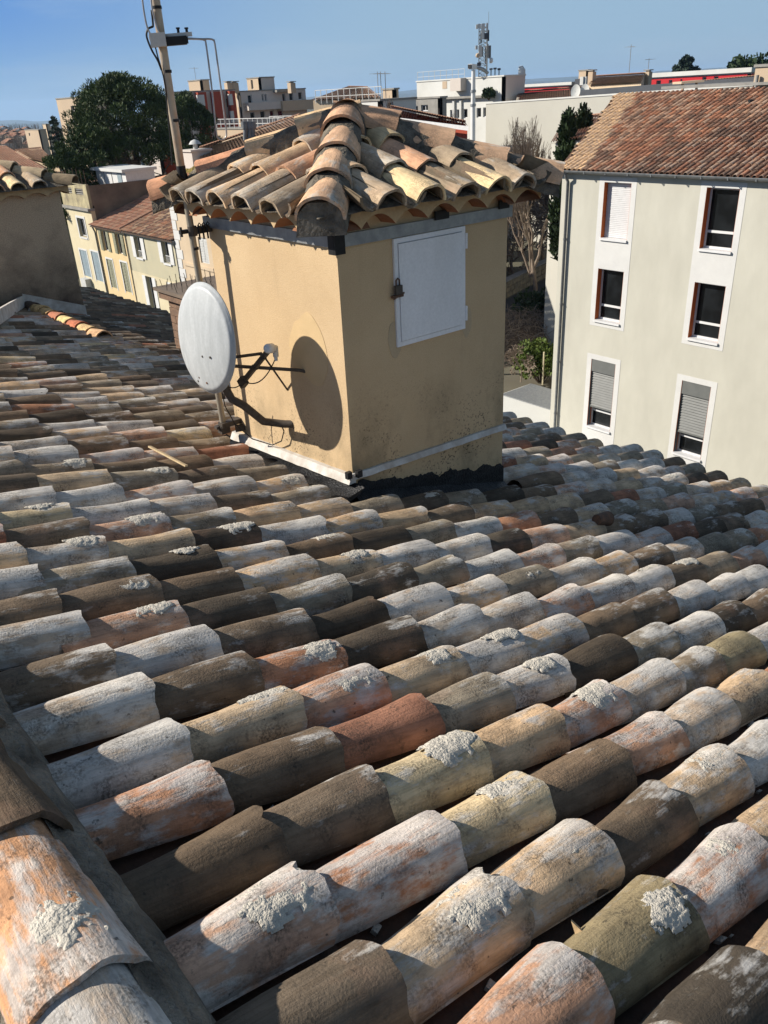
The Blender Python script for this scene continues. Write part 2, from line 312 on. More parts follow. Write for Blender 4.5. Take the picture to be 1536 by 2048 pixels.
M['ground'] = pmat('dry_town_ground', (0.13, 0.115, 0.085), (0.075, 0.085, 0.05), 0.02, 0.97, 0.3, 0.05, 0.8)
M['hill'] = pmat('wooded_hill', (0.055, 0.07, 0.045), (0.10, 0.095, 0.06), 0.004, 0.97, 0.0)
M['wood'] = pmat('split_wood', (0.55, 0.42, 0.25), (0.42, 0.31, 0.18), 20, 0.9, 0.3, 0.003)
M['brick'] = pmat('old_brick', (0.24, 0.15, 0.10), (0.14, 0.095, 0.07), 12, 0.95, 0.7, 0.01)
M['ridgeclay'] = pmat('ridge_clay', (0.36, 0.2, 0.13), (0.28, 0.16, 0.11), 2, 0.95, 0.3, 0.01)
M['plainroof'] = pmat('roof_underlay', (0.10, 0.065, 0.045), (0.07, 0.05, 0.038), 4, 0.97, 0.3, 0.01)
RED = [(0.40, 0.185, 0.115), (0.31, 0.145, 0.095), (0.45, 0.245, 0.155), (0.29, 0.175, 0.125), (0.48, 0.29, 0.19)]
M['rib'] = rib_mat('far_red_tiles', RED)
M['rib_brown'] = rib_mat('far_brown_tiles', [(0.29, 0.165, 0.11), (0.22, 0.135, 0.1), (0.36, 0.225, 0.15), (0.18, 0.125, 0.095), (0.40, 0.27, 0.185)])
M['rib_old'] = rib_mat('far_mottled_tiles', [(0.42, 0.2, 0.115), (0.20, 0.12, 0.085), (0.52, 0.36, 0.23), (0.32, 0.165, 0.105), (0.15, 0.1, 0.08)])
def leaf_mat(name, c1, c2, trans=0.25):
    m, n, l, b = newmat(name)
    v = n.new('ShaderNodeTexCoord').outputs['Object']
    g = n.new('ShaderNodeNewGeometry')
    c = N_mix(n, l, g.outputs['Random Per Island'], c1, c2)
    c = N_mix(n, l, N_range(n, l, N_noise(n, l, v, 0.9, 4), 0.35, 0.65), c, tuple(x*0.6 for x in c1))
    l.new(c, b.inputs['Base Color']); b.inputs['Roughness'].default_value = 0.65
    return m
M['needle'] = leaf_mat('pine_needles', (0.042, 0.075, 0.018), (0.085, 0.118, 0.03))
M['cedar'] = leaf_mat('blue_green_cedar_needles', (0.03, 0.055, 0.035), (0.05, 0.08, 0.05))
M['cypress'] = leaf_mat('cypress_scales', (0.018, 0.035, 0.012), (0.035, 0.055, 0.018))
M['hedge'] = leaf_mat('glossy_hedge_leaves', (0.06, 0.10, 0.015), (0.13, 0.16, 0.03))
M['shrub'] = leaf_mat('dark_shrub_leaves', (0.025, 0.05, 0.018), (0.05, 0.08, 0.03))
def stucco():
    m, n, l, b = newmat('ochre_turret_render'); v = n.new('ShaderNodeTexCoord').outputs['Object']
    c = N_mix(n, l, N_range(n, l, N_noise(n, l, v, 2.2, 6, 0.6), 0.3, 0.72), (0.60, 0.45, 0.275), (0.52, 0.38, 0.225))
    gr = N_noise(n, l, v, 170, 4, 0.6)
    c = N_mix(n, l, N_range(n, l, gr, 0.35, 0.7, 0, 0.4), c, (0.34, 0.22, 0.11))
    sp = n.new('ShaderNodeSeparateXYZ'); l.new(v, sp.inputs[0])
    low = N_range(n, l, sp.outputs['Z'], 0.50, 1.35, 1.0, 0.0, True)          # mould creeping up from the roof
    mo = N_math(n, l, 'MULTIPLY', N_range(n, l, N_noise(n, l, v, 1.0, 6, 0.65, (2.6, 2.6, 1.6)), 0.50, 0.68), low)
    c = N_mix(n, l, N_math(n, l, 'MULTIPLY', mo, 0.75), c, (0.17, 0.135, 0.08))
    spk = N_math(n, l, 'MULTIPLY', N_range(n, l, N_noise(n, l, v, 70, 3, 0.55), 0.57, 0.64), N_math(n, l, 'MULTIPLY', low, N_range(n, l, N_noise(n, l, v, 3.2, 3), 0.42, 0.58)))
    c = N_mix(n, l, N_math(n, l, 'MULTIPLY', spk, 0.9), c, (0.03, 0.026, 0.02))
    c = N_mix(n, l, N_range(n, l, N_noise(n, l, v, 1.0, 5, 0.6, (3, 3, 0.5)), 0.56, 0.75, 0, 0.35), c, (0.25, 0.18, 0.11))
    l.new(c, b.inputs['Base Color']); b.inputs['Roughness'].default_value = 0.95; N_bump(n, l, gr, 0.5, 0.006, b); return m
M['stucco'] = stucco()
def soot():
    m, n, l, b = newmat('soot_stained_render'); v = n.new('ShaderNodeTexCoord').outputs['Object']
    sp = n.new('ShaderNodeSeparateXYZ'); l.new(v, sp.inputs[0])
    nz = N_noise(n, l, v, 3.0, 6, 0.65)
    f = N_math(n, l, 'ADD', N_range(n, l, sp.outputs['Z'], 0.35, 1.45, 0.85, -0.15), N_math(n, l, 'MULTIPLY', N_math(n, l, 'SUBTRACT', nz, 0.5), 1.6))
    c = N_mix(n, l, N_range(n, l, f, 0.0, 1.0), (0.58, 0.43, 0.29), (0.11, 0.08, 0.06))
    gr = N_noise(n, l, v, 90, 4)
    c = N_mix(n, l, N_range(n, l, gr, 0.4, 0.7, 0, 0.5), c, (0.08, 0.06, 0.045))
    l.new(c, b.inputs['Base Color']); b.inputs['Roughness'].default_value = 0.95; N_bump(n, l, gr, 0.6, 0.01, b); return m
M['soot'] = soot()
# ------------------------------------------------------------------ terrain, hills
HX = [-900, 0, 100, 350, 600, 850, 1050, 1180, 1320, 1400, 1470, 1536, 2400]
HYT = [275, 241, 240, 222, 196, 178, 158, 152, 143, 137, 133, 138, 105]
def hill_elev(x): return np.interp(x, HX, HYT)
def terrain():
    mb = MB(); ring = []
    rr = [0, 60, 150, 260, 600, 1500, 3500, 7000, 11000]
    na = 96
    for r in rr:
        row = []
        for k in range(na):
            a = 2*math.pi*k/na; d = Vector((math.sin(a), math.cos(a), 0))
            c = d.x*fwd[0]+d.y*fwd[1]
            if c > 0.25:
                x, y, z = proj(d*1000 + Vector((0, 0, 0))); el = (y - float(hill_elev(max(-900, min(2400, x)))))/FPX*0.9
            else: el = 0.0
            z = GROUND if r <= 260 else GROUND + (r-260)/(11000-260)*(11000*(el-0.006)-GROUND)
            row.append((d.x*r, d.y*r, z))
        ring.append(row)
    mb.grid(ring, 0, True, True); mb.build('ground', M['ground'], kind='structure')
    for name, rad, off, seed, amp in (('hills', 10500, 0, 3, 5.0), ('hills', 8200, 7, 9, 4.0)):
        mb = MB(); rows = [[], [], []]
        for k in range(0, 261):
            x = -500 + k*9.5
            d = ray(x, float(hill_elev(x)) + off + amp*(mnoise.noise(Vector((x*0.006, seed, 0)))+0.5*mnoise.noise(Vector((x*0.02, seed, 3)))))
            q = Vector(d/math.hypot(d[0], d[1]))
            rows[2].append(q*rad); rows[1].append(Vector((q.x*rad*0.93, q.y*rad*0.93, q.z*rad-55))); rows[0].append(Vector((q.x*rad*0.8, q.y*rad*0.8, q.z*rad-190)))
        mb.grid(rows, 0, True); mb.build(name, M['hill'], kind='structure')
terrain()
# ------------------------------------------------------------------ clay tiles
TV = Vector
def tile_mesh(name, mat, L=0.47, w0=0.080, w1=0.108, h0=0.070, h1=0.100, drop=0.044, seed=0, seg=14, nx=6, th=0.014, wob=1.0):
    """canal cover tile: local x runs down the slope and ends at 0, apex of the lower lip at the origin"""
    g = random.Random(seed); ph = [g.uniform(0, 6.28) for _ in range(8)]; chip = g.choice((0, 0, 0.010, 0.018))*wob if wob > 0.9 else 0.0
    def pt(t, a, off):
        w = w0+(w1-w0)*t; h = h0+(h1-h0)*t
        x = -L*(1-t) + (0.004*math.sin(3*a+ph[0])+0.003*math.sin(7*a+ph[1]))*wob*(1 if t > 0.5 else -1)
        if t > 0.5 and chip: x -= chip*math.exp(-((a-ph[6]*0.3+0.9)/0.22)**2)*(2*t-1)
        sag = 0.004*math.sin(math.pi*t*1.2+ph[2])*wob
        wid = 1+0.018*math.sin(2.2*t*3+ph[3])*wob
        z = -drop*(1-t) + sag - h + (h-off)*math.cos(a) + 0.0018*math.sin(5*a+ph[4]+3*t)*wob
        y = (w-off)*wid*math.sin(a) + 0.004*math.sin(3*t+ph[5])*wob
        return (x, y, z)
    mb = MB(); A = R(93)
    an = [-A+2*A*k/seg for k in range(seg+1)]
    mb.grid([[pt(i/nx, a, 0) for a in an] for i in range(nx+1)], 0, True)
    mb.grid([[pt(i, a, th) for a in reversed(an)] for i in (0.3, 1.0)], 0, True)
    mb.grid([[pt(1, a, 0) for a in an], [pt(1, a, th*0.25) for a in an], [pt(1, a, th) for a in an]], 0, False)
    for s in (0, -1):
        a = an[s]; q = [[pt(t, a, 0), pt(t, a, th)] for t in (0.0, 1.0)]
        if s == 0: q = q[::-1]
        mb.grid(q, 0, False)
    me = bpy.data.meshes.new(name)
    me.from_pydata(mb.v, [], mb.f); me.polygons.foreach_set('use_smooth', mb.sm); me.materials.append(mat); me.update()
    return me
def simple_arch(L, w0, w1, h0, h1, drop, seg=8):
    V = []; F = []
    for t in (0, 1):
        for k in range(seg+1):
            a = -math.pi/2+math.pi*k/seg; w = w0+(w1-w0)*t; h = h0+(h1-h0)*t
            V.append((-L*(1-t), w*math.sin(a), -drop*(1-t)-h+h*math.cos(a)))
    for k in range(seg+1):
        a = -math.pi/2+math.pi*k/seg; V.append((0, (w1-0.014)*math.sin(a), -h1+(h1-0.014)*math.cos(a)))
    n = seg+1
    for k in range(seg): F.append((k, k+1, n+k+1, n+k)); F.append((n+k, n+k+1, 2*n+k+1, 2*n+k))
    return V, F, [True, False]*seg
def tile_field(root, spots, meshes, mat_many, name, nmax, arch, many_name):
    """spots: list of (P, vdir, udir, ndir, colour4). The nmax largest in view become objects, the rest one joined part"""
    org = ORG[root.name]; sc = []
    for i, s in enumerate(spots):
        x, y, z = proj(s[0]); vis = z > 0.2 and -120 < x < 1656 and -80 < y < 2200
        sc.append((-(1/z**2) if vis else 0, i))
    sc.sort(); big = {i for k, i in sc[:nmax] if k < 0}; out = {}
    g = random.Random(3)
    V, F, SM = arch; mb = MB(); tc_, ts = [], []
    for i, (P, v, u, n, c) in enumerate(spots):
        if i in big:
            o = bpy.data.objects.new(name, meshes[g.randrange(len(meshes))]); col.objects.link(o); o.parent = root
            rz = Matrix.Rotation(g.gauss(0, 0.016), 3, 'Z')
            m3 = Matrix((v, u, n)).transposed() @ rz
            m = m3.to_4x4(); m.translation = P-org; o.matrix_basis = m; o.color = c; out[i] = o
        else:
            b = len(mb.v); off = (g.uniform(0, 90), g.uniform(0, 90), g.uniform(0, 90))
            ja = g.gauss(0, 0.016); v2 = v*math.cos(ja)+u*math.sin(ja); u2 = u*math.cos(ja)-v*math.sin(ja)
            for p in V:
                mb.v.append(tuple(P+v2*p[0]+u2*p[1]+n*p[2])); tc_.append(c); ts.append((p[0]+off[0], p[1]+off[1], p[2]+off[2]))
            for f, s in zip(F, SM): mb.f.append(tuple(b+q for q in f)); mb.m.append(0); mb.sm.append(s)
    if mb.f:
        mb.at = {'tile_colour': ('FLOAT_COLOR', tc_), 'tile_space': ('FLOAT_VECTOR', ts)}
        mb.build(many_name, mat_many, root, kind='stuff')
    return out
PAL = {'W': ((0.40, 0.335, 0.275), 0.57), 'T': ((0.45, 0.335, 0.225), 0.42), 'P': ((0.44, 0.275, 0.195), 0.50), 'O': ((0.35, 0.185, 0.115), 0.47),
       'Y': ((0.50, 0.405, 0.265), 0.36), 'B': ((0.145, 0.112, 0.083), 0.26), 'K': ((0.072, 0.06, 0.048), 0.2), 'G': ((0.235, 0.20, 0.155), 0.33), 'V': ((0.235, 0.205, 0.135), 0.26),
       'R': ((0.26, 0.125, 0.082), 0.28), 'D': ((0.112, 0.088, 0.066), 0.22)}
def pal(k, g, j=0.12):
    (r, gg, b), a = PAL[k]; f = 1+g.uniform(-j, j); w = g.uniform(-0.05, 0.05)
    return (r*f*(1+w), gg*f, b*f*(1-w), max(0.0, min(1.0, a+g.uniform(-0.12, 0.12))))
# ------------------------------------------------------------------ the roof the camera stands on
SL = R(16.0865); RV = TV((math.cos(SL), 0, -math.sin(SL))); RU = TV((0, 1, 0)); RN = TV((math.sin(SL), 0, math.cos(SL)))
RO = TV((0.6149, 1.5540, -1.5577)); PIT = 0.235; ROW = 0.3851
def roofpt(x, y, h=0.0):
    d = Vector(ray(x, y)); return d*((RO.dot(RN)+h)/d.dot(RN))
def roof_at(X, Y, h=0.0):
    z = RO.z-(X-RO.x)*math.tan(SL); return TV((X, Y, z))+RN*h
CX0, CX1, CY0, CY1 = 2.66, 4.01, 3.637, 5.05            # turret footprint
house = empty('tiled_house', (3.0, 5.0, GROUND), 'house under the foreground roof of old limewashed clay tiles', 'house')
tile_meshes = [tile_mesh('canal_tile_%d' % k, M['tile'], seed=k, w1=0.106+0.006*(k % 3-1), h1=0.098+0.008*((k*2) % 3-1), w0=0.080+0.004*((k*5) % 3-1), wob=1.6) for k in range(14)]
CODES = {5: 'BB', 4: 'WPDG', 3: 'BWBKW', 2: 'WBOKWW', 1: 'WTPTWT', 0: 'OBRGWKGWKB', -1: 'DBYTPWGVW', -2: 'POYBPWTO', -3: 'BTTDTWB', -4: 'WPVOTW'}
MORT = {(4, 1), (2, 2), (1, 1), (1, 2), (1, 3), (1, 4), (0, 4), (-1, 2), (-1, 4), (-2, 0), (-2, 2), (-3, 1), (-3, 2), (-3, 4), (-4, 2), (-4, 3), (6, 2), (7, 1), (8, 2), (9, 1), (7, 3), (5, 4), (11, 3), (12, 2), (10, 5), (9, 5), (3, 6), (2, 8)}
fold = lambda Y: 3.05+max(0.0, (11.2-Y))*0.30
spots = []; keys = []; g = random.Random(21)
for i in range(-12, 46):
    for j in range(0, 18):
        P = RO + RU*(i*PIT) + RV*(j*ROW) + RU*g.gauss(0, 0.006) + RV*g.gauss(0, 0.014) + RN*g.gauss(0, 0.004)
        if j == 17 and P.y > 4.4: continue
        if CX0-0.15 < P.x < CX1+0.36 and CY0-0.10 < P.y < CY1+0.05: continue
        if P.y > 12.2 or (P.y > 8.45 and P.x > fold(P.y)+0.12): continue
        if P.y > 10.6 and P.x < 2.6 and P.y > 11.6: continue
        c = CODES.get(i, '')
        if 0 <= j < len(c): k = c[j]
        else: k = g.choices('WTPOYBKGR', (32, 15, 17, 2, 2, 14, 5, 18, 3))[0]
        if j == -1: k = g.choice('BGT')
        spots.append((P, RV, RU, RN, pal(k, g))); keys.append((i, j))
tiles = tile_field(house, spots, tile_meshes, M['tile_a'], 'roof_tile', 300, simple_arch(0.47, 0.080, 0.108, 0.070, 0.100, 0.044), 'roof_tiles_beyond')
# mortar slaps on the tile lips
def slap_mesh(seed):
    g = random.Random(seed); mb = MB(); n = 26; rows = []
    cx, ca = -g.uniform(0.075, 0.12), R(g.uniform(-14, 18)); lx, la = g.uniform(0.065, 0.105), R(g.uniform(30, 50)); so = TV((seed*7.3, 0, 0))
    ok = {}
    for i in range(n+1):
        row = []
        for j in range(n+1):
            s, t = (i/n*2-1), (j/n*2-1); a = ca+t*la; x = min(cx+s*lx, -0.004)
            r = math.hypot(s, t); edge = 0.84+0.42*mnoise.noise(so+TV((s*1.7, t*1.7, 0)))+0.30*mnoise.noise(so+TV((s*4.5, t*4.5, 2)))
            k = max(0.0, 1-r/edge)
            hgt = (0.0036*min(1, k*1.5)*(0.35+1.5*mnoise.noise(so+TV((s*2.6, t*2.6, 4)))) + 0.0042*mnoise.noise(so+TV((s*8, t*8, 1)))*min(1, k*4) + 0.002*mnoise.noise(so+TV((s*17, t*17, 1)))) if k > 0 else -0.004
            tt = 1+x/0.47; w = 0.080+0.028*tt; h = 0.070+0.030*tt
            row.append((x, (w+hgt)*math.sin(a), -0.044*(1-tt)-h+(h+hgt+0.003)*math.cos(a))); ok[i, j] = k > 0
        rows.append(row)
    b = len(mb.v)
    for r in rows: mb.v.extend(r)
    for i in range(n):
        for j in range(n):
            if ok[i, j] or ok[i+1, j] or ok[i, j+1] or ok[i+1, j+1]:
                mb.f.append((b+i*(n+1)+j, b+i*(n+1)+j+1, b+(i+1)*(n+1)+j+1, b+(i+1)*(n+1)+j)); mb.m.append(0); mb.sm.append(True)
    me = bpy.data.meshes.new('mortar_slap_%d' % seed); me.from_pydata(mb.v, [], mb.f); me.polygons.foreach_set('use_smooth', mb.sm); me.materials.append(M['mortar']); me.update(); return me
slaps = [slap_mesh(k) for k in range(7)]
gm = random.Random(5)
for idx, o in tiles.items():
    i, j = keys[idx]
    if (i, j) in MORT or (i > 4 and gm.random() < 0.06) or (i <= 4 and j > 8 and gm.random() < 0.05):
        s = bpy.data.objects.new('mortar_patch', slaps[gm.randrange(len(slaps))]); col.objects.link(s); s.parent = o
# pan tiles in the channels, sheathing below, eaves board, house walls
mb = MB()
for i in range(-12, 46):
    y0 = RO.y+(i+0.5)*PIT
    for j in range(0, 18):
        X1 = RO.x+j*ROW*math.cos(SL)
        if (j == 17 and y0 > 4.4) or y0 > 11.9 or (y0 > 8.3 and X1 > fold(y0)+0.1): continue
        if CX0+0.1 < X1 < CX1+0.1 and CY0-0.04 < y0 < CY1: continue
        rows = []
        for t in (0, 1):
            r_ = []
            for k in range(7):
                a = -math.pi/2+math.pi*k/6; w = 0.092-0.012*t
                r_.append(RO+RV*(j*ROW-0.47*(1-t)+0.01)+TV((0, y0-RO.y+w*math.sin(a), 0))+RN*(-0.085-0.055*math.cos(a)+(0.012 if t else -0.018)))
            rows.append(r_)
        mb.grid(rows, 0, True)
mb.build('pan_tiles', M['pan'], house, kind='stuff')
mb = MB()
def slab(mb, X0, X1, Y0, Y1, h0, h1, m=0):
    mb.hexa([roof_at(X0, Y0, h0), roof_at(X1, Y0, h0), roof_at(X1, Y1, h0), roof_at(X0, Y1, h0), roof_at(X0, Y0, h1), roof_at(X1, Y0, h1), roof_at(X1, Y1, h1), roof_at(X0, Y1, h1)], m)
slab(mb, 0.12, 6.62, -1.6, 8.4, -0.24, -0.155)
slab(mb, 0.12, 3.2, 8.4, 12.0, -0.24, -0.155)
mb.build('roof_deck', M['plainroof'], house)
mb = MB(); mb.box(-6.0, 6.35, -1.5, 11.9, GROUND, -3.75); mb.box(-6.0, 2.0, -1.5, 11.9, -3.75, -2.2); mb.build('wall', M['pinkhouse'], house)
RX0 = 0.095
mb = MB()                                        # the other slope, falling away behind the ridge
for i in range(-10, 45):
    V, F, SMx = simple_arch(0.47, 0.08, 0.101, 0.074, 0.09, 0.034, 6)
    for j in range(0, 14):
        P = TV((2*RX0-RO.x-j*ROW*math.cos(SL), RO.y+i*PIT, RO.z-j*ROW*math.sin(SL))); b = len(mb.v); v = TV((-RV.x, 0, RV.z)); n = TV((-RN.x, 0, RN.z))
        if P.y > 11.8: continue
        for p in V: mb.v.append(tuple(P+v*p[0]-RU*p[1]+n*p[2]))
        for f, s in zip(F, SMx): mb.f.append(tuple(b+q for q in f)); mb.m.append(0); mb.sm.append(s)
mb.at = {'tile_colour': ('FLOAT_COLOR', [(0.3, 0.24, 0.17, 0.4)]*len(mb.v)), 'tile_space': ('FLOAT_VECTOR', [tuple(np.array(p)+np.array([9, 9, 9])) for p in mb.v])}
mb.build('far_slope_tiles', M['tile_a'], house, kind='stuff')
mb = MB(); mb.hexa([(-5.9, -1.6, -3.55), (0.12, -1.6, -1.66), (0.12, 11.9, -1.66), (-5.9, 11.9, -3.55), (-5.9, -1.6, -3.45), (0.12, -1.6, -1.56), (0.12, 11.9, -1.56), (-5.9, 11.9, -3.45)])
mb.build('far_slope_deck', M['plainroof'], house)
# ridge: big tiles lapping towards the camera, bedded in mossy mortar
RX, RZ = 0.095, -1.325
rt_mesh = [tile_mesh('ridge_tile_%d' % k, M['tile'], L=0.50, w0=0.105, w1=0.128, h0=0.095, h1=0.108, drop=0.03, seed=40+k, seg=18, nx=8, th=0.017) for k in range(3)]
yy = 0.62; k = 0
rc = ['W', 'P', 'D', 'B', 'G', 'T', 'B', 'G']
while yy < 11.5:
    o = bpy.data.objects.new('ridge_tile', rt_mesh[k % 3]); col.objects.link(o); o.parent = house
    v, u = TV((0, -1, 0)), TV((1, 0, 0)); v = TV((0.0, -1, 0)); n = TV((0, 0, 1))
    m = Matrix((v, u, n)).transposed().to_4x4(); m.translation = TV((RX+rnd.gauss(0, 0.004), yy, RZ+rnd.gauss(0, 0.004)))-ORG[house.name]
    o.matrix_basis = m; c = pal(rc[k % 8], rnd)
    if k == 1: c = (0.52, 0.29, 0.165, 0.50)
    o.color = c
    if k == 1:
        s = bpy.data.objects.new('mortar_patch', slaps[2]); col.objects.link(s); s.parent = o; s.scale = (1.25, 1.25, 1.22); s.location = (0, 0.0, 0.0)
    yy += 0.425; k += 1
mb = MB()
for side in (1, -1):
    rows = []
    for a in range(0, 260):
        y = -1.2+a*0.05; row = []
        for b_ in range(9):
            t = b_/8
            x = RX+side*(0.085+0.105*t)
            z = float(np.interp(t, (0, 0.35, 0.62, 0.8, 1.0), (-1.385, -1.420, -1.446, -1.475, -1.58)))
            nn = mnoise.noise(TV((y*2.1, t*2.0, side*3)))*0.020+mnoise.noise(TV((y*8, t*6, side)))*0.012+mnoise.noise(TV((y*23, t*13, side)))*0.010
            row.append((x+nn*(1 if t > 0.2 else 0.3)*side, y, z+nn*0.6))
        rows.append(row if side > 0 else row[::-1])
    mb.grid(rows, 0, True)
mb.build('ridge_mortar', M['ridge_mortar'], house)
# loose mortar crumbs fallen into the channels
mb = MB(); g = random.Random(12)
for _ in range(260):
    i = g.randrange(-6, 10); j = g.uniform(0, 8); r = g.choice([0.003, 0.004, 0.006, 0.009])
    c = RO+RU*((i+0.5)*PIT+g.uniform(-0.03, 0.03))+RV*(j*ROW)+RN*(-0.128+r*0.3)
    if c.y < 0 or (CX0-0.3 < c.x < CX1+0.3 and CY0-0.3 < c.y < CY1): continue
    mb.obox(c, (r, r*g.uniform(-.4, .4), r*.3), (-r*.3, r*.8, r*g.uniform(-.4, .4)), (r*.2, -r*.2, r*.7))
mb.build('mortar_crumbs', M['mortar'], house, kind='stuff')
# broken wedge of tile slipped between two columns
mb = MB(); a, b_, c = at(1137, 1820, Z=-1.70), roofpt(1204, 1900, -0.075), roofpt(1168, 1925, -0.115)
a = roofpt(1142, 1842, -0.045); nrm = (b_-a).cross(c-a).normalized()*0.012
mb.face([a, b_, c]); mb.face([c+nrm, b_+nrm, a+nrm]); mb.face([a, c, c+nrm, a+nrm]); mb.face([c, b_, b_+nrm, c+nrm]); mb.face([b_, a, a+nrm, b_+nrm])
tag(mb.build('tile_shard', M['genoise']), 'broken triangular tile shard wedged between two foreground roof tiles', 'tile shard')
# ------------------------------------------------------------------ neighbouring dark slope past the fold
PA, PB = roofpt(60, 622), roofpt(345, 700); PV = TV((math.cos(R(18.5)), 0, -math.sin(R(18.5))))
PN = (PB-PA).cross(PV).normalized(); PN = PN if PN.z > 0 else -PN
PU = PN.cross(PV).normalized()
def p2(x, y, h=0.0): d = Vector(ray(x, y)); return d*((PA.dot(PN)+h)/d.dot(PN))
nb = empty('neighbouring_house', (5.0, 14.0, GROUND), 'dark unwashed clay tile roof beyond the yellow and red hip tiles', 'house')
spots = []; g = random.Random(8)
E1, E2 = p2(165, 580), p2(335, 612)
for i in range(-30, 60):
    for j in range(-30, 40):
        P = PA+PU*(i*PIT)+PV*(j*0.36)+PU*g.gauss(0, 0.008)+PV*g.gauss(0, 0.03)+PN*(-0.02)
        if P.y > 19 or P.y < 8.6 or P.x < fold(P.y)+0.02: continue
        fe = E1.x+(E2.x-E1.x)*(E1.y-P.y)/(E1.y-E2.y) if E1.y != E2.y else 7
        if P.x > 6.95: continue
        spots.append((P, PV, PU, PN, pal(g.choices('BDKGR', (30, 34, 14, 16, 6))[0], g)))  # dark tones: unwashed clay, with the turret's shade painted in
tile_field(nb, spots, tile_meshes, M['tile_a'], 'roof_tile', 120, simple_arch(0.47, 0.080, 0.108, 0.070, 0.100, 0.044), 'roof_tiles_beyond')
mb = MB()
q = [TV((fold(8.6), 8.6, 0)), TV((6.9, 8.6, 0)), TV((6.9, 18.9, 0)), TV((3.05, 18.9, 0))]
def onp2(p, h): z = (PA.dot(PN)+h-PN.x*p.x-PN.y*p.y)/PN.z; return TV((p.x, p.y, z))
mb.hexa([onp2(p, -0.26) for p in q]+[onp2(p, -0.12) for p in q]); mb.build('roof_deck', M['plainroof'], nb)
mb = MB(); mb.box(-3, 6.6, 12.0, 18.6, GROUND, -3.95); mb.box(2.2, 6.5, 8.7, 12.0, GROUND, -4.0); mb.build('wall', M['pinkhouse'], nb)
# hip tiles, new yellow and red ones, in pale mortar
hm = [tile_mesh('hip_tile_%d' % k, M['tile'], L=0.46, w0=0.085, w1=0.105, h0=0.085, h1=0.095, drop=0.03, seed=60+k) for k in range(2)]
H0, H1 = at(52, 598, Y=11.95), roofpt(205, 662, 0.05); hd = (H1-H0).normalized(); hu = hd.cross(TV((0, 0, 1))).normalized()*-1; hn = hu.cross(hd); hn = hn if hn.z > 0 else -hn; hu = hn.cross(hd)
nh = 8; hc = [(0.10, 0.08, 0.07, 0), (0.60, 0.43, 0.22, 0.1), (0.58, 0.40, 0.2, 0.05), (0.40, 0.17, 0.11, 0.0), (0.60, 0.47, 0.24, 0.1), (0.42, 0.15, 0.09, 0.0), (0.60, 0.44, 0.24, 0.1), (0.55, 0.36, 0.22, 0.2)]
for k in range(nh):
    o = bpy.data.objects.new('hip_tile', hm[k % 2]); col.objects.link(o); o.parent = nb
    P = H0+(H1-H0)*((k+1)/nh); m = Matrix((hd, hu, hn)).transposed().to_4x4(); m.translation = P-ORG[nb.name]; o.matrix_basis = m; o.color = hc[k]
mb = MB(); rows = []
for a in range(25):
    t = a/24; P = H0+(H1-H0)*t; r = []
    for b_, (s, dz) in enumerate(((-0.30, -0.34), (-0.17, -0.19), (-0.08, -0.07), (0.08, -0.07), (0.15, -0.16), (0.2, -0.3))):
        q_ = P+TV((s, 0, dz))+TV((mnoise.noise(TV((t*20, b_, 0)))*0.015, 0, mnoise.noise(TV((t*20, b_, 5)))*0.015)); r.append(q_)
    rows.append(r)
mb.grid(rows, 0, True); mb.build('hip_mortar', M['mortar'], nb)
# ------------------------------------------------------------------ the ochre roof turret
tur = empty('roof_turret', ((CX0+CX1)/2, (CY0+CY1)/2, -2.75), 'ochre rendered roof turret with tiled cap and white hatch', 'turret')
mb = MB(); mb.box(CX0, CX1, CY0, CY1, -2.75, -0.50); mb.build('wall', M['stucco'], tur)
# cap: hipped pyramid, field tiles, hip tiles, corbel course
CC = TV(((CX0+CX1)/2, (CY0+CY1)/2, 0)); OV = 0.30; HB = (CX1-CX0)/2+OV
CSL = R(20.5); ZE = -0.445
def cap_face(k):
    """outward direction and along-eave direction for face k: 0 faces -X, 1 faces -Y, 2 faces +X, 3 faces +Y"""
    o = [TV((-1, 0, 0)), TV((0, -1, 0)), TV((1, 0, 0)), TV((0, 1, 0))][k]; a = TV((0, 0, 1)).cross(o); return o, a
cap_mesh = [tile_mesh('cap_tile_%d' % k, M['tile_cap'], L=0.43, w0=0.086, w1=0.106, h0=0.082, h1=0.094, drop=0.036, seed=80+k, th=0.014, wob=0.8) for k in range(5)]
cap_cut = {}
offs = {0: [-0.53, -0.32, -0.055, 0.22, 0.50], 1: [-0.47, -0.18, 0.075, 0.335, 0.56], 2: [-0.68, -0.41, -0.14, 0.14, 0.41, 0.68], 3: [-0.68, -0.41, -0.14, 0.14, 0.41, 0.68]}
capc = {0: ['T', 'G', 'T', 'T', 'T', 'T'], 1: ['T', 'T', 'Y', 'Y', 'T', 'Y']}
CAPCOL = {'T': (0.55, 0.40, 0.265, 0.32), 'G': (0.38, 0.30, 0.22, 0.38), 'Y': (0.62, 0.49, 0.305, 0.25), 'O': (0.53, 0.315, 0.205, 0.3), 'D': (0.27, 0.22, 0.165, 0.25)}
g = random.Random(31)
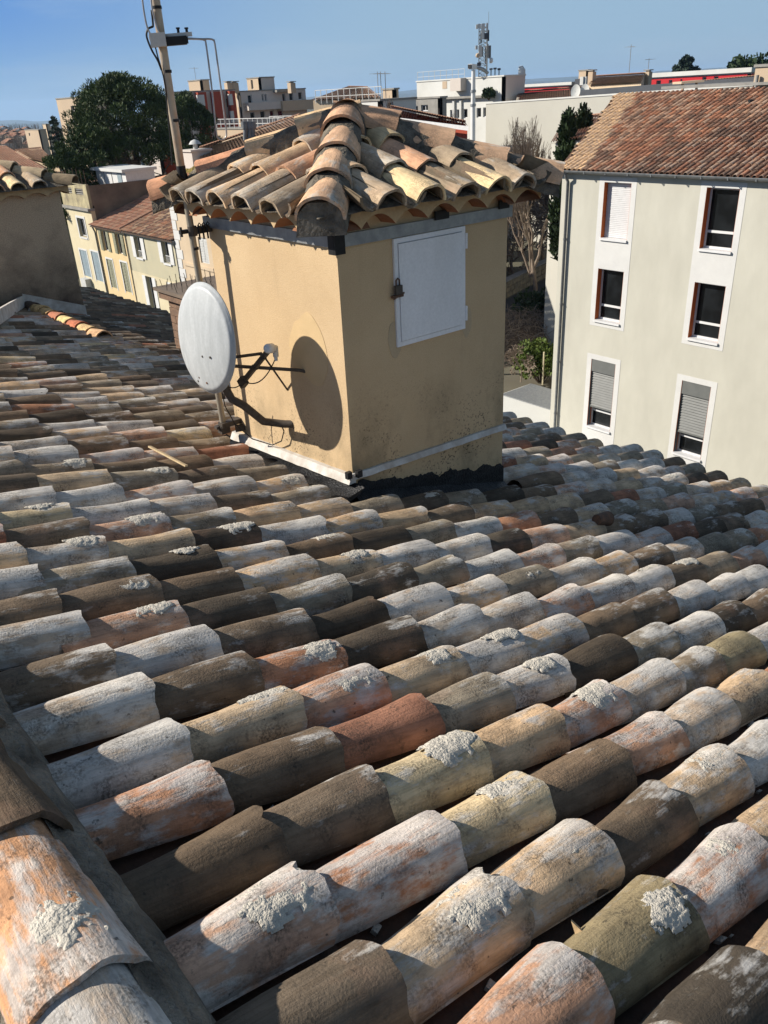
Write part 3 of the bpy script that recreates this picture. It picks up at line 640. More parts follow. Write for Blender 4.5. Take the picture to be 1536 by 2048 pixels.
for k in range(4):
    o_, a_ = cap_face(k); v = (o_*math.cos(CSL)-TV((0, 0, 1))*math.sin(CSL)).normalized(); n = (o_*math.sin(CSL)+TV((0, 0, 1))*math.cos(CSL)).normalized(); u = n.cross(v)
    for ci, s in enumerate(offs[k]):
        # offs of face 0 are measured along +Y from the middle, of face 1 along +X
        along = a_*s if k in (2, 3) else (TV((0, 1, 0))*-s if k == 0 else TV((1, 0, 0))*s)
        if k == 0: along = TV((0, 1, 0))*(-s+0.0)
        length = (HB-abs(s))/math.cos(CSL)
        nrow = 3 if length > 0.72 else (2 if length > 0.42 else 1)
        for r in range(nrow):
            if length-r*0.335 < 0.17: continue
            P = CC+o_*(HB-r*0.335*math.cos(CSL))+along; P.z = ZE+r*0.335*math.sin(CSL)+g.gauss(0, 0.005)
            P += u*g.gauss(0, 0.008)
            me = cap_mesh
            left = length-r*0.335
            if left < 0.40:
                kk = round(max(0.14, left-0.07), 2); me = cap_cut.setdefault(kk, [tile_mesh('cap_tile_cut', M['tile_cap'], L=kk, w0=0.106-0.046*kk, w1=0.106, h0=0.094-0.028*kk, h1=0.094, drop=0.08*kk, seed=int(kk*100), th=0.014, wob=0.8)])
            o = bpy.data.objects.new('cap_tile', me[g.randrange(len(me))]); col.objects.link(o); o.parent = tur
            m = (Matrix((v, u, n)).transposed() @ Matrix.Rotation(g.gauss(0, 0.025), 3, 'Z')).to_4x4(); m.translation = P-ORG[tur.name]; o.matrix_basis = m
            key = g.choices('TYOGD', (34, 24, 22, 14, 6))[0] if k != 0 else g.choices('TYOGD', (38, 8, 14, 30, 10))[0]
            c = CAPCOL[key]; f = 1+g.uniform(-0.1, 0.1); o.color = (c[0]*f, c[1]*f, c[2]*f, c[3])
# pan tiles between the columns, bedding mortar behind them
pan_me = []
for q in range(3):
    mbp = MB(); gq = random.Random(q); ph = gq.uniform(0, 6)
    for off in (0.0, 0.016):
        rows = [[(x, (0.088-off)*math.sin(a), (0.088-off)-(0.088-off)*math.cos(a)+off+0.003*math.sin(4*a+ph)-0.02*(x < -0.1)) for a in [-1.5+3.0*k/10 for k in range(11)]] for x in (-0.36, -0.1, 0.0)]
        mbp.grid(rows if off else [r[::-1] for r in rows], 0, True)
    lip = [[(0.0, (0.088-off)*math.sin(a), (0.088-off)-(0.088-off)*math.cos(a)+off+0.003*math.sin(4*a+ph)) for a in [-1.5+3.0*k/10 for k in range(11)]] for off in (0.0, 0.016)]
    mbp.grid(lip, 0, False)
    me = bpy.data.meshes.new('cap_pan_tile'); me.from_pydata(mbp.v, [], mbp.f); me.polygons.foreach_set('use_smooth', mbp.sm); me.materials.append(M['tile_cap']); me.update(); pan_me.append(me)
for k in range(4):
    o_, a_ = cap_face(k); v = (o_*math.cos(CSL)-TV((0, 0, 1))*math.sin(CSL)).normalized(); n = (o_*math.sin(CSL)+TV((0, 0, 1))*math.cos(CSL)).normalized(); u = n.cross(v)
    ss = sorted([(-x if k == 0 else x) for x in offs[k]]) if k in (0, 1) else sorted(offs[k])
    mids = [(p+q)/2 for p, q in zip(ss, ss[1:])]+[ss[0]-0.135, ss[-1]+0.135]
    for s_ in mids:
        along = a_*s_ if k in (2, 3) else (TV((0, 1, 0))*s_ if k == 0 else TV((1, 0, 0))*s_)
        P = CC+o_*(HB-0.045)+along; P.z = ZE-0.092+g.gauss(0, 0.004)
        o = bpy.data.objects.new('pan_tile', pan_me[g.randrange(3)]); col.objects.link(o); o.parent = tur
        m = Matrix((v, u, n)).transposed().to_4x4(); m.translation = P-ORG[tur.name]; o.matrix_basis = m
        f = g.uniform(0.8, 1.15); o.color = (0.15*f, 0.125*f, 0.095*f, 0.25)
mb = MB()
for k in range(4):
    o_, a_ = cap_face(k); zs = ZE-0.075; hb_ = HB-0.05
    rows = []
    for r in range(9):
        t = r/8; row = []
        for q in range(29):
            s_ = (q/28*2-1)*hb_*(1-t)
            P = CC+o_*hb_*(1-t)+a_*s_; P.z = zs+hb_*t*math.tan(CSL)-0.008+mnoise.noise(P*14)*0.012
            row.append(P)
        rows.append(row)
    mb.grid(rows, 0, True)
    mb.grid([[TV((p.x, p.y, -0.525)) for p in rows[0]], rows[0]], 0, False)
mb.face([CC+TV((s_*(HB-0.05), t*(HB-0.05), -0.525)) for s_, t in ((-1, -1), (-1, 1), (1, 1), (1, -1))])
mb.build('cap_bedding', M['dmortar'], tur)
# hips
hip_mesh = [tile_mesh('cap_hip_tile_%d' % k, M['tile_cap'], L=0.41, w0=0.100, w1=0.132, h0=0.100, h1=0.116, drop=0.050, seed=100+k, th=0.016, seg=16, wob=0.8) for k in range(3)]
TOP = CC+TV((0, 0, 0.012))
g = random.Random(14)
for hx, hy in ((-1, -1), (-1, 1), (1, -1), (1, 1)):
    end = CC+TV((hx*(HB-0.045), hy*(HB-0.045), -0.425)); L = (end-TOP).length; hv = (end-TOP).normalized(); hu = hv.cross(TV((0, 0, 1))).normalized(); hn = hu.cross(hv); 
    if hn.z < 0: hn = -hn
    hu = hn.cross(hv); nt_ = 4
    for q in range(nt_):
        P = TOP+hv*(L*(q+1)/nt_)+hn*g.gauss(0, 0.004)
        o = bpy.data.objects.new('hip_tile', hip_mesh[q % 3]); col.objects.link(o); o.parent = tur
        m = (Matrix((hv, hu, hn)).transposed() @ Matrix.Rotation(g.gauss(0, 0.02), 3, 'Z')).to_4x4(); m.translation = P-ORG[tur.name]; o.matrix_basis = m
        c = [(0.50, 0.315, 0.21, 0.2), (0.53, 0.35, 0.235, 0.25), (0.57, 0.38, 0.255, 0.3), (0.54, 0.36, 0.24, 0.3)][q]
        if (hx, hy) == (-1, 1): c = [(0.55, 0.40, 0.25, 0.2), (0.56, 0.40, 0.25, 0.2), (0.52, 0.27, 0.17, 0.15), (0.50, 0.27, 0.17, 0.1)][q]
        o.color = c
    mb = MB(); rows = []
    for a in range(29):
        t = 0.06+a/28*0.915; P = TOP+(end-TOP)*t; row = []
        for b_, (s, dz) in enumerate(((-0.125, -0.20), (-0.11, -0.09), (-0.06, -0.045), (0.06, -0.045), (0.11, -0.09), (0.125, -0.20))):
            nn = mnoise.noise(TV((t*26, b_*2.1, hx+3*hy)))
            row.append(P+hu*(s+0.012*nn)+TV((0, 0, dz+0.010*nn)))
        rows.append(row)
    mb.grid(rows, 0, True); mb.face(rows[-1]); mb.build('hip_mortar', M['dmortar'], tur)
# mossy stub at the far left corner, knob of mortar at the near corner
mb = MB()
rows = []
for a in range(19):
    t = a/18; P = CC+TV((-(HB-0.30+0.24*t), (HB-0.30+0.24*t), -0.375-0.085*t)); row = []
    for b_ in range(9):
        an_ = math.pi*b_/8; rr_ = 0.068*(1-0.15*t); P2 = P+TV((0.707, 0.707, 0))*math.cos(an_)*rr_*1.25+TV((0, 0, 1))*(math.sin(an_)*rr_-0.03)
        row.append(P2+TV((0, 0, 1))*mnoise.noise(P2*40)*0.022)
    rows.append(row)
mb.grid(rows, 0, True); mb.face(rows[-1]); mb.build('lichen_clump', M['moss'], tur)
# corbel course: scalloped plaster lip under the eaves
def corbel_mesh(w, dep, zt, zb):
    mb = MB(); n = 10; arc = [(-w/2+w*k/n, zb+(zt-zb)*0.52*math.sin(math.pi*k/n)**0.8) for k in range(n+1)]
    for (x0, z0), (x1, z1) in zip(arc, arc[1:]):
        mb.face([(0, x0, z0), (0, x1, z1), (0, x1, zt), (0, x0, zt)], 0)
        mb.face([(0, x0, z0), (dep, x0, z0), (dep, x1, z1), (0, x1, z1)], 1, True)
    mb.face([(0, -w/2, zt), (0, w/2, zt), (dep, w/2, zt), (dep, -w/2, zt)], 0)
    me = bpy.data.meshes.new('corbel_tile'); me.from_pydata(mb.v, [], mb.f); me.polygons.foreach_set('use_smooth', mb.sm); me.polygons.foreach_set('material_index', mb.m)
    me.materials.append(M['genoise']); me.materials.append(M['clay_in']); me.update(); return me
cw = (CX1-CX0+0.32)/7; cme = corbel_mesh(cw, 0.30, 0.09, -0.035)
for k in range(4):
    o_, a_ = cap_face(k); hb = (CX1-CX0)/2+0.16
    for q in range(7):
        s = -hb+cw*(q+0.5); P = CC+o_*(hb+(0.0 if k % 2 else 0.002))+a_*s; P.z = -0.592
        o = bpy.data.objects.new('corbel_tile', cme); col.objects.link(o); o.parent = tur
        m = Matrix((-o_, -a_, TV((0, 0, 1)))).transposed().to_4x4(); m.translation = P-ORG[tur.name]; o.matrix_basis = m
# steel band with black clips
mb = MB(); e = 0.022
mb.box(CX0-e, CX1+e, CY0-e, CY0-0.004, -0.722, -0.655); mb.box(CX0-e, CX0-0.004, CY0-0.004, CY1+e, -0.722, -0.655); mb.box(CX0-0.004, CX1+e, CY1+0.004, CY1+e, -0.722, -0.655); mb.box(CX1+0.004, CX1+e, CY0-0.004, CY1+0.004, -0.722, -0.655)
mb.build('steel_band', M['zinc'], tur)
for (x0, x1, y0, y1) in ((CX0-0.034, CX0+0.035, CY0-0.034, CY0-0.023), (3.36, 3.47, CY0-0.034, CY0-0.023), (3.90, 3.99, CY0-0.034, CY0-0.023)):
    mb = MB(); mb.box(x0, x1, y0, y1, -0.755 if x0 < 3 else -0.665, -0.615); mb.build('band_clip', M['black'], tur)
mb = MB(); mb.box(CX0-0.034, CX0-0.023, CY0-0.02, CY0+0.03, -0.755, -0.615); mb.build('band_clip', M['black'], tur)
# white hatch in the shaded face
F1 = FY(CY0)
u0, u1, z0, z1 = 3.05, 3.62, -1.352, -0.728
mb = MB(); t = 0.028
F1.box(mb, u0, u1, z1-t, z1, 0.001, 0.016); F1.box(mb, u0, u1, z0, z0+t, 0.001, 0.016); F1.box(mb, u0, u0+t, z0+t, z1-t, 0.001, 0.016); F1.box(mb, u1-t, u1, z0+t, z1-t, 0.001, 0.016)
hat = mb.build('hatch_frame', M['door'], tur)
mb = MB(); F1.box(mb, u0+t+0.003, u1-t-0.003, z0+t+0.004, z1-t-0.003, 0.002, 0.022); mb.build('hatch_door', M['door'], hat)
for zc in (-0.815, -1.255):
    mb = MB(); mb.tube([F1.p(u1+0.006, zc-0.045, 0.018), F1.p(u1+0.006, zc-0.001, 0.018)], 0.009, 8); mb.tube([F1.p(u1+0.006, zc+0.001, 0.018), F1.p(u1+0.006, zc+0.045, 0.018)], 0.009, 8); mb.build('hinge', M['door'], hat)
mb = MB(); F1.box(mb, 3.035, 3.085, -1.035, -0.985, 0.02, 0.04); mb.build('padlock', M['darksteel'], hat)
mb = MB(); mb.tube([F1.p(3.045, -0.985, 0.03), F1.p(3.045, -0.955, 0.03), F1.p(3.058, -0.945, 0.03), F1.p(3.07, -0.955, 0.03), F1.p(3.07, -0.985, 0.03)], 0.005, 6); mb.build('shackle', M['rust'], hat); mb = MB()
F1.box(mb, 3.02, 3.10, -1.055, -1.040, 0.008, 0.03); mb.tube([F1.p(3.03, -1.06, 0.02), F1.p(3.11, -1.035, 0.022)], 0.006, 6); mb.build('hasp', M['rust'], hat)
# repair patches of smoother render round the hatch and behind the dish
def blob(F, uc, zc, ru, rz, d, seed, n=40):
    mb = MB(); pts = [F.p(uc+ru*math.cos(2*math.pi*k/n)*(1+0.22*mnoise.noise(TV((math.cos(2*math.pi*k/n)*1.4, math.sin(2*math.pi*k/n)*1.4, seed)))), zc+rz*math.sin(2*math.pi*k/n)*(1+0.22*mnoise.noise(TV((math.cos(2*math.pi*k/n)*1.4, math.sin(2*math.pi*k/n)*1.4, seed+5)))), d) for k in range(n)]
    mb.face(pts); bb = [p-F.n*(d) for p in pts]; mb.grid([pts+[pts[0]], bb+[bb[0]]], 0, False); return mb
M['patch'] = pmat('greyer_repair_render', (0.50, 0.39, 0.25), (0.44, 0.34, 0.215), 5, 0.95, 0.4, 0.005, 170)
blob(F1, 3.045, -1.30, 0.055, 0.115, 0.0025, 2).build('repair_patch', M['patch'], tur)
blob(F1, 3.645, -1.31, 0.045, 0.10, 0.0025, 7).build('repair_patch', M['patch'], tur)
F0 = FX(CX0)
M['patch2'] = pmat('paler_repair_render', (0.60, 0.435, 0.24), (0.53, 0.385, 0.21), 5, 0.95, 0.4, 0.005, 170)
blob(F0, 3.99, -1.36, 0.19, 0.22, 0.002, 4).build('repair_patch', M['patch2'], tur)
# flashing strips
def ribbon(mb, a, b, n, wz, dep, seed, seg=28):
    rows = []
    for k in range(seg+1):
        t = k/seg; P = a+(b-a)*t; j = 0.006*mnoise.noise(TV((t*14, seed, 0)))
        rows.append([P+TV((0, 0, -wz/2+j)), P+TV((0, 0, -wz/2+j))+n*dep, P+TV((0, 0, wz/2+j*0.6))+n*dep*0.55, P+TV((0, 0, wz/2+j*0.6))])
    mb.grid(rows, 0, False); mb.face(rows[0][::-1]); mb.face(rows[-1])
mb = MB(); ribbon(mb, TV((CX0-0.018, CY0, -2.075)), TV((CX1+0.012, CY0, -2.137)), TV((0, -1, 0)), 0.036, 0.030, 1); mb.build('flashing_strip', M['flash'], tur)
mb = MB(); ribbon(mb, TV((CX0, CY0-0.03, -2.085)), TV((CX0, CY1+0.02, -2.195)), TV((-1, 0, 0)), 0.050, 0.055, 2); mb.build('flashing_strip', M['flash'], tur)
for dx, dy in ((-0.045, -0.02), (0.015, -0.045)):
    mb = MB(); mb.obox((CX0+dx, CY0+dy, -2.05), (0.018, 0, 0), (0, 0.014, 0), (0, 0, 0.022)); mb.build('tar_blob', M['tar'], tur)
# black tar upstand: ramp on the uphill side, painted skirt on the shaded side
mb = MB(); rows = []
for a in range(61):
    y = CY0-0.12+a/60*(CY1-CY0+0.34); row = []
    for b_ in range(8):
        t = b_/7; x = CX0-0.005-0.30*t; zr = RO.z-(x-RO.x)*math.tan(SL)-0.11; zt = -2.125-(y-CY0)*0.075
        z = zt+(zr-zt)*(t**0.8); nn = mnoise.noise(TV((y*6, t*3, 0)))*0.016+mnoise.noise(TV((y*25, t*9, 2)))*0.006
        row.append((x+nn*0.5, y, z+nn))
    rows.append(row)
mb.grid(rows, 0, True); mb.face(rows[0]); mb.face(rows[-1][::-1])
mb.build('tar_upstand', M['tar'], tur)
mb = MB(); top = []; bot = []; 
for a in range(81):
    t = a/80; x = CX0-0.012+t*(CX1-CX0+0.024); zt = -2.105-0.33*t**0.9-(0.06 if t < .03 else 0)+0.035*mnoise.noise(TV((x*9, 0, 0)))+0.02*mnoise.noise(TV((x*40, 3, 0)))
    zt = min(zt, -2.12-0.0*t)
    top.append((x, CY0-0.006-0.003*mnoise.noise(TV((x*30, 0, 1))), zt)); bot.append((x, CY0-0.012, -2.75))
mb.grid([bot, top], 0, True); mb.grid([top, [(p[0], CY0+0.01, p[2]) for p in top]], 0, True)
rows = []
for a in range(81):
    t = a/80; x = CX0-0.02+t*(CX1-CX0+0.04); zr = RO.z-(x-RO.x)*math.tan(SL); r = []
    for b_ in range(5):
        s = b_/4; r.append((x, CY0-0.008-0.15*s, zr-0.03-0.09*s+0.012*mnoise.noise(TV((x*8, s*4, 7)))))
    rows.append(r)
mb.grid(rows, 0, True); mb.build('tar_skirt', M['tar'], tur)
# downhill and far sides get the same tar fillet
mb = MB(); mb.box(CX1-0.01, CX1+0.012, CY0+0.0, CY1, -2.95, -2.46); mb.build('tar_back', M['tar'], tur)
# ------------------------------------------------------------------ satellite dish
dish = empty('satellite_dish', (CX0, 4.25, -1.9), 'round white satellite dish bracketed to the ochre turret', 'satellite dish')
DC = TV((2.182, 4.392, -1.256)); na, ne = R(186), R(6)
dn = TV((math.cos(na)*math.cos(ne), math.sin(na)*math.cos(ne), math.sin(ne))); dx = TV((0, 0, 1)).cross(dn).normalized(); dy = dn.cross(dx)
mb = MB(); W_, H_ = 0.292, 0.332; rows = []
prof = [(0.0, 0.040), (0.25, 0.038), (0.5, 0.031), (0.72, 0.021), (0.88, 0.010), (0.945, 0.004), (0.955, -0.012), (1.0, -0.014), (1.0, -0.020), (0.93, -0.020), (0.7, 0.004), (0.4, 0.018), (0.0, 0.028)]
for r, h in prof: rows.append([DC+dx*(W_*max(r, 1e-4)*math.cos(2*math.pi*k/56))+dy*(H_*max(r, 1e-4)*math.sin(2*math.pi*k/56))+dn*h for k in range(56)])
mb.grid(rows, 0, True, True); mb.build('reflector', M['dish'], dish)
for px_, py_, mt in ((405, 713, 'darksteel'), (420, 715, 'darksteel'), (397, 762, 'darksteel'), (414, 766, 'rust'), (399, 755, 'rust')):
    r_ = Vector(ray(px_, py_)); P = r_*(DC.dot(dn)/r_.dot(dn)); rr2 = ((P-DC).dot(dx)/W_)**2+((P-DC).dot(dy)/H_)**2; hh_ = 0.040*(1-min(1, rr2))**0.85
    r_ = r_*((DC.dot(dn)+hh_)/r_.dot(dn)); mb = MB(); mb.tube([r_-dn*0.012, r_+dn*0.003], 0.007, 10); mb.build('bolt', M[mt], dish)
BK = DC-dn*0.05-dy*0.20
def lp(x, y, d): return at(x, y, X=d)
mb = MB(); mb.obox(BK+dn*0.02+TV((0, 0, 0.05)), TV((0.02, 0, 0)), TV((0, 0.05, 0)), TV((0, 0, 0.10))); mb.build('mount_plate', M['darksteel'], dish)
# curved tube to the wall
e_ = at(578, 848, X=CX0-0.01)
mb = MB(); pts = [TV((BK.x+0.05, BK.y, BK.z+0.10)), TV((BK.x+0.055, BK.y, BK.z-0.02)), TV((BK.x+0.06, BK.y-0.01, BK.z-0.12)), TV((BK.x+0.085, BK.y-0.03, BK.z-0.20)), TV((BK.x+0.14, BK.y-0.07, BK.z-0.245)), e_+TV((-0.12, 0.12, 0.02)), e_+TV((-0.02, 0.02, 0)), e_+TV((0.02, -0.02, 0))]
mb.tube(pts, 0.026, 12); mb.build('mount_tube', M['darksteel'], dish)
w1 = at(610, 741, X=CX0)
mb = MB(); mb.tube([BK+TV((0.03, 0, 0.03)), w1+TV((-0.03, 0.02, 0.005)), w1+TV((0.01, 0, -0.01))], 0.011, 8); mb.build('stay_bar', M['darksteel'], dish)
w2 = at(524, 707, X=2.50)
mb = MB(); mb.tube([BK+TV((0.02, 0.02, 0.06)), w2], 0.011, 6); mb.tube([w2, at(575, 780, X=CX0)], 0.006, 6); mb.build('stay_bar', M['darksteel'], dish)
la, lb = at(486, 764, X=2.36), at(541, 696, X=2.42)
mb = MB(); ld = (lb-la).normalized(); ls = ld.cross(TV((1, 0, 0))).normalized()*0.014; lt = ld.cross(ls).normalized()*0.011
mb.obox((la+lb)/2, (lb-la)/2, ls, lt); mb.obox(la, ld*0.03, ls*2.0, lt*1.6); mb.obox(la*0.55+lb*0.45, ld*0.006, ls*1.25, lt*1.3); mb.obox(la*0.25+lb*0.75, ld*0.006, ls*1.25, lt*1.3); mb.build('feed_arm', M['darksteel'], dish)
lc = at(538, 697, X=2.405); lo = (DC-lc).normalized()*0.35+TV((-0.6, -0.65, 0.15)); lo.normalize()
mb = MB(); q1 = lo.orthogonal().normalized(); q2 = lo.cross(q1); rows = []
for r, h in ((0.0001, 0.030), (0.018, 0.028), (0.026, 0.020), (0.029, 0.008), (0.029, -0.03), (0.018, -0.034), (0.016, -0.075), (0.0001, -0.076)):
    rows.append([lc+lo*h+q1*r*math.cos(2*math.pi*k/20)+q2*r*math.sin(2*math.pi*k/20) for k in range(20)])
mb.grid(rows, 0, True, True); lnb = mb.build('feed_horn', M['white'], dish)
mb = MB(); cc_ = lc-lo*0.05; mb.tube([cc_+TV((0.01, 0.0, 0.0)), cc_+TV((0.012, 0.005, -0.055))], 0.017, 10); mb.tube([cc_+TV((0.0, -0.01, -0.02)), cc_+TV((0.0, -0.012, -0.075))], 0.011, 8); mb.build('feed_body', M['ac'], dish)
def sag(a, b, d, n=14, side=TV((0, 0, 0))): return [a+(b-a)*(k/n)+TV((0, 0, -4*d*(k/n)*(1-k/n)))+side*math.sin(math.pi*k/n) for k in range(n+1)]
mb = MB(); mb.tube(sag(cc_+TV((0, 0, -0.07)), la+TV((0, 0, 0.01)), 0.07), 0.0038, 6)
mb.tube(sag(la, BK+TV((0.02, 0, -0.05)), 0.05), 0.0038, 6); c0 = at(560, 845, X=2.6); c1 = at(545, 890, X=2.62); mb.tube([c0, at(568, 862, X=2.62), at(563, 882, X=2.62), c1, at(505, 878, X=2.55), at(470, 848, X=2.48), at(450, 812, X=2.44), at(443, 780, X=2.42)], 0.0042, 6)
mb.build('coax_cable', M['black'], dish)
# ------------------------------------------------------------------ antenna mast
MD = 5.60
mast = empty('antenna_mast', at(447, 850, D=MD), 'rust stained steel antenna mast clamped to the turret corner', 'antenna')
p_low, p_mid, p_top = at(447, 852, D=MD), at(363, 342, D=MD), at(302, -60, D=MD)
mb = MB(); mb.tube([p_low, p_low+(p_mid-p_low)*0.5, p_mid], 0.0215, 16); mb.build('lower_pole', M['pole2'], mast)
mb = MB(); mb.tube([p_mid-(p_top-p_mid)*0.01, p_mid+(p_top-p_mid)*0.5, p_top], 0.0255, 16); mb.build('upper_pole', M['pole'], mast)
pd = (p_top-p_low).normalized()
mb = MB(); mb.tube([p_mid-pd*0.075, p_mid-pd*0.015], 0.033, 14); mb.tube([p_mid-pd*0.015, p_mid+pd*0.03], 0.0285, 14); mb.build('pole_joint', M['black'], mast)
def on_mast(y):
    a, b = at(447, 852, D=MD), at(302, -60, D=MD); lo_, hi_ = 0.0, 1.0
    for _ in range(40):
        m_ = (lo_+hi_)/2
        if proj(a+(b-a)*m_)[1] > y: lo_ = m_
        else: hi_ = m_
    return a+(b-a)*lo_
for y in (15, 143, 241, 497):
    mb = MB(); P = on_mast(y); mb.tube([P-pd*0.008, P+pd*0.008], 0.0275 if y < 300 else 0.0235, 14); mb.build('tape_band', M['black'], mast)
# antenna head: cross arm, boxes, long folded rods
def mp_(x, y, d=0.0): return at(x, y, D=MD+d)
ax = (mp_(384, 69)-mp_(298, 76)).normalized()
mb = MB(); a_, b_ = mp_(298, 75, -0.03), mp_(384, 68, -0.03); up_ = TV((0, 0, 1)); dp = ax.cross(up_).normalized()
mb.obox((a_+b_)/2, (b_-a_)/2, dp*0.012, up_*0.011); mb.build('cross_arm', M['ac'], mast)
mb = MB(); P = mp_(316, 80, -0.04); mb.obox(P, ax*0.045, dp*0.03, up_*0.035); mb.build('clamp_block', M['ac'], mast)
mb = MB(); P = mp_(352, 82, -0.03); mb.obox(P, ax*0.062, dp*0.028, up_*0.022); mb.obox(P+ax*0.05, ax*0.02, dp*0.025, up_*0.017); mb.build('junction_box', M['black'], mast)
for x in (357, 374):
    mb = MB(); P = mp_(x, 66, -0.03); mb.tube([P, P+up_*0.022], 0.008, 8); mb.tube([P+up_*0.02, P+up_*0.028], 0.012, 8); mb.build('wing_nut', M['black'], mast)
def smooth(pts, n=6):
    out = []; P = [pts[0]]+pts+[pts[-1]]
    for i in range(1, len(P)-2):
        for k in range(n):
            t = k/n; a, b, c, d = P[i-1], P[i], P[i+1], P[i+2]
            out.append(0.5*((2*b)+(c-a)*t+(2*a-5*b+4*c-d)*t*t+(3*b-a-3*c+d)*t**3))
    return out+[P[-2]]
rodA = [(300, -40), (303, 8), (308, 33), (316, 60), (325, 70), (340, 73), (370, 76), (400, 78), (418, 78), (426, 80), (430, 90), (441, 170), (450, 240), (453, 268), (450, 277), (443, 280), (437, 276), (433, 266), (424, 180), (412, 88), (408, 80), (398, 78)]
rodB = [(281, -40), (286, 10), (292, 45), (298, 63), (306, 71), (325, 75), (350, 77), (398, 78)]
for r_ in (rodA, rodB):
    mb = MB(); mb.tube(smooth([mp_(x, y, -0.045) for x, y in r_]), 0.0052, 8); mb.build('antenna_rod', M['alu'], mast)
mb = MB(); mb.tube(smooth([mp_(x, y, -0.02) for x, y in ((303, 20), (306, 50), (303, 54), (296, 58), (293, 70), (297, 85), (305, 103), (315, 120), (323, 140))]), 0.006, 6); mb.tube(smooth([mp_(x, y, -0.02) for x, y in ((311, 95), (316, 115), (322, 135), (330, 170), (336, 230), (345, 330))]), 0.004, 6); mb.build('feed_cable', M['black'], mast)
# clamps to the turret
P = on_mast(462); wl = TV((CX0+0.02, CY1-0.02, P.z))
mb = MB(); mb.obox((P+wl)/2+TV((0, -0.01, 0.0)), (wl-P)/2*1.1, TV((0, 0.02, 0)), TV((0, 0, 0.02))); mb.tube([P-pd*0.03, P+pd*0.03], 0.030, 12); mb.build('wall_clamp', M['darksteel'], mast)
for s in (-0.05, 0.0, 0.05):
    mb = MB(); q_ = P+TV((0.06+s*0.6, -0.03, 0.035)); mb.tube([q_-TV((0, 0, 0.09)), q_], 0.006, 6); mb.tube([q_, q_+TV((0.01, 0, 0.012)), q_+TV((0.02, 0, 0)), q_+TV((0.01, 0, -0.012)), q_], 0.004, 6); mb.build('eye_bolt', M['black'], mast)
mb = MB(); q_ = P+TV((-0.05, 0.02, 0)); mb.obox(q_, (0.03, 0, 0), (0, 0.015, 0), (0, 0, 0.012)); mb.obox(q_+TV((-0.02, 0, 0)), (0.006, 0, 0), (0, 0.006, 0), (0, 0, 0.03)); mb.build('clamp_bolts', M['black'], mast)
P = p_low; mb = MB(); mb.obox(P+TV((0.06, -0.01, 0.015)), (0.09, 0, 0), (0, 0.03, 0), (0, 0, 0.018)); mb.obox(P+TV((0.0, 0, -0.02)), (0.035, 0, 0), (0, 0.03, 0), (0, 0, 0.03)); mb.obox(P+TV((0.13, -0.06, -0.03)), (0.06, -0.02, 0), (0.01, 0.02, 0), (0, 0, 0.02)); mb.obox(P+TV((-0.04, 0.01, 0)), (0.02, 0, 0), (0, 0.02, 0), (0, 0, 0.01)); mb.build('foot_bracket', M['darksteel'], mast)
# stick lying on the tiles
mb = MB(); a_, b_ = roofpt(299, 893, 0.012), roofpt(373, 932, 0.014); dd = (b_-a_); ss = dd.cross(RN).normalized()*0.010
mb.obox((a_+b_)/2, dd/2, ss, RN*0.005); tag(mb.build('wooden_batten', M['wood']), 'thin pale wooden batten lying loose on the roof tiles', 'batten')
mb = MB(); P = roofpt(1207, 1038, 0.01); mb.tube([P-RV*0.08-RU*0.0, P+RV*0.05], [0.035, 0.05], 12); tag(mb.build('vent_tile', M['rust']), 'small dark vent pipe poking from the tiles in the turret shadow', 'vent')
# ------------------------------------------------------------------ second turret up the slope on the left
TY = 12.0; tx0, tx1 = 2.2, 4.13
lt = empty('sooty_turret', (3.2, TY+0.9, -2.8), 'soot darkened roof turret with tiled cap and white base flashing', 'turret')
mb = MB(); mb.box(tx0, tx1, TY, TY+1.9, -3.0, -0.95); mb.build('wall', M['soot'], lt)
# its wall height drives the soot: origin sits at the foot of the wall
lc_ = TV(((tx0+tx1)/2, TY+0.95, 0)); lz = -0.80; lsl = R(20); lb_ = (tx1-tx0)/2+0.22
cols = [lc_.x-0.70+0.27*k for k in range(6)]
v = TV((0, -math.cos(lsl), -math.sin(lsl))); n = TV((0, -math.sin(lsl), math.cos(lsl))); u = n.cross(v); g = random.Random(4)
for x in cols:
    for r in range(2):
        if r and (abs(x-lc_.x) > 0.55): continue
        o = bpy.data.objects.new('cap_tile', cap_mesh[g.randrange(5)]); col.objects.link(o); o.parent = lt
        P = TV((x+g.gauss(0, .01), TY-0.22+r*0.33, lz+r*0.33*math.tan(lsl))); m = Matrix((v, u, n)).transposed().to_4x4(); m.translation = P-ORG[lt.name]; o.matrix_basis = m
        c = CAPCOL[g.choice('TYOTG')]; o.color = c
mb = MB(); ap = TV((lc_.x, lc_.y, lz+lb_*math.tan(lsl)-0.1)); cor = [TV((lc_.x+a*(lb_-0.03), lc_.y+b*(lb_-0.03), lz-0.10)) for a, b in ((-1, -1), (1, -1), (1, 1), (-1, 1))]
for k in range(4): mb.face([cor[k], cor[(k+1) % 4], ap])
mb.face(cor[::-1]); mb.build('cap_bedding', M['dmortar'], lt)
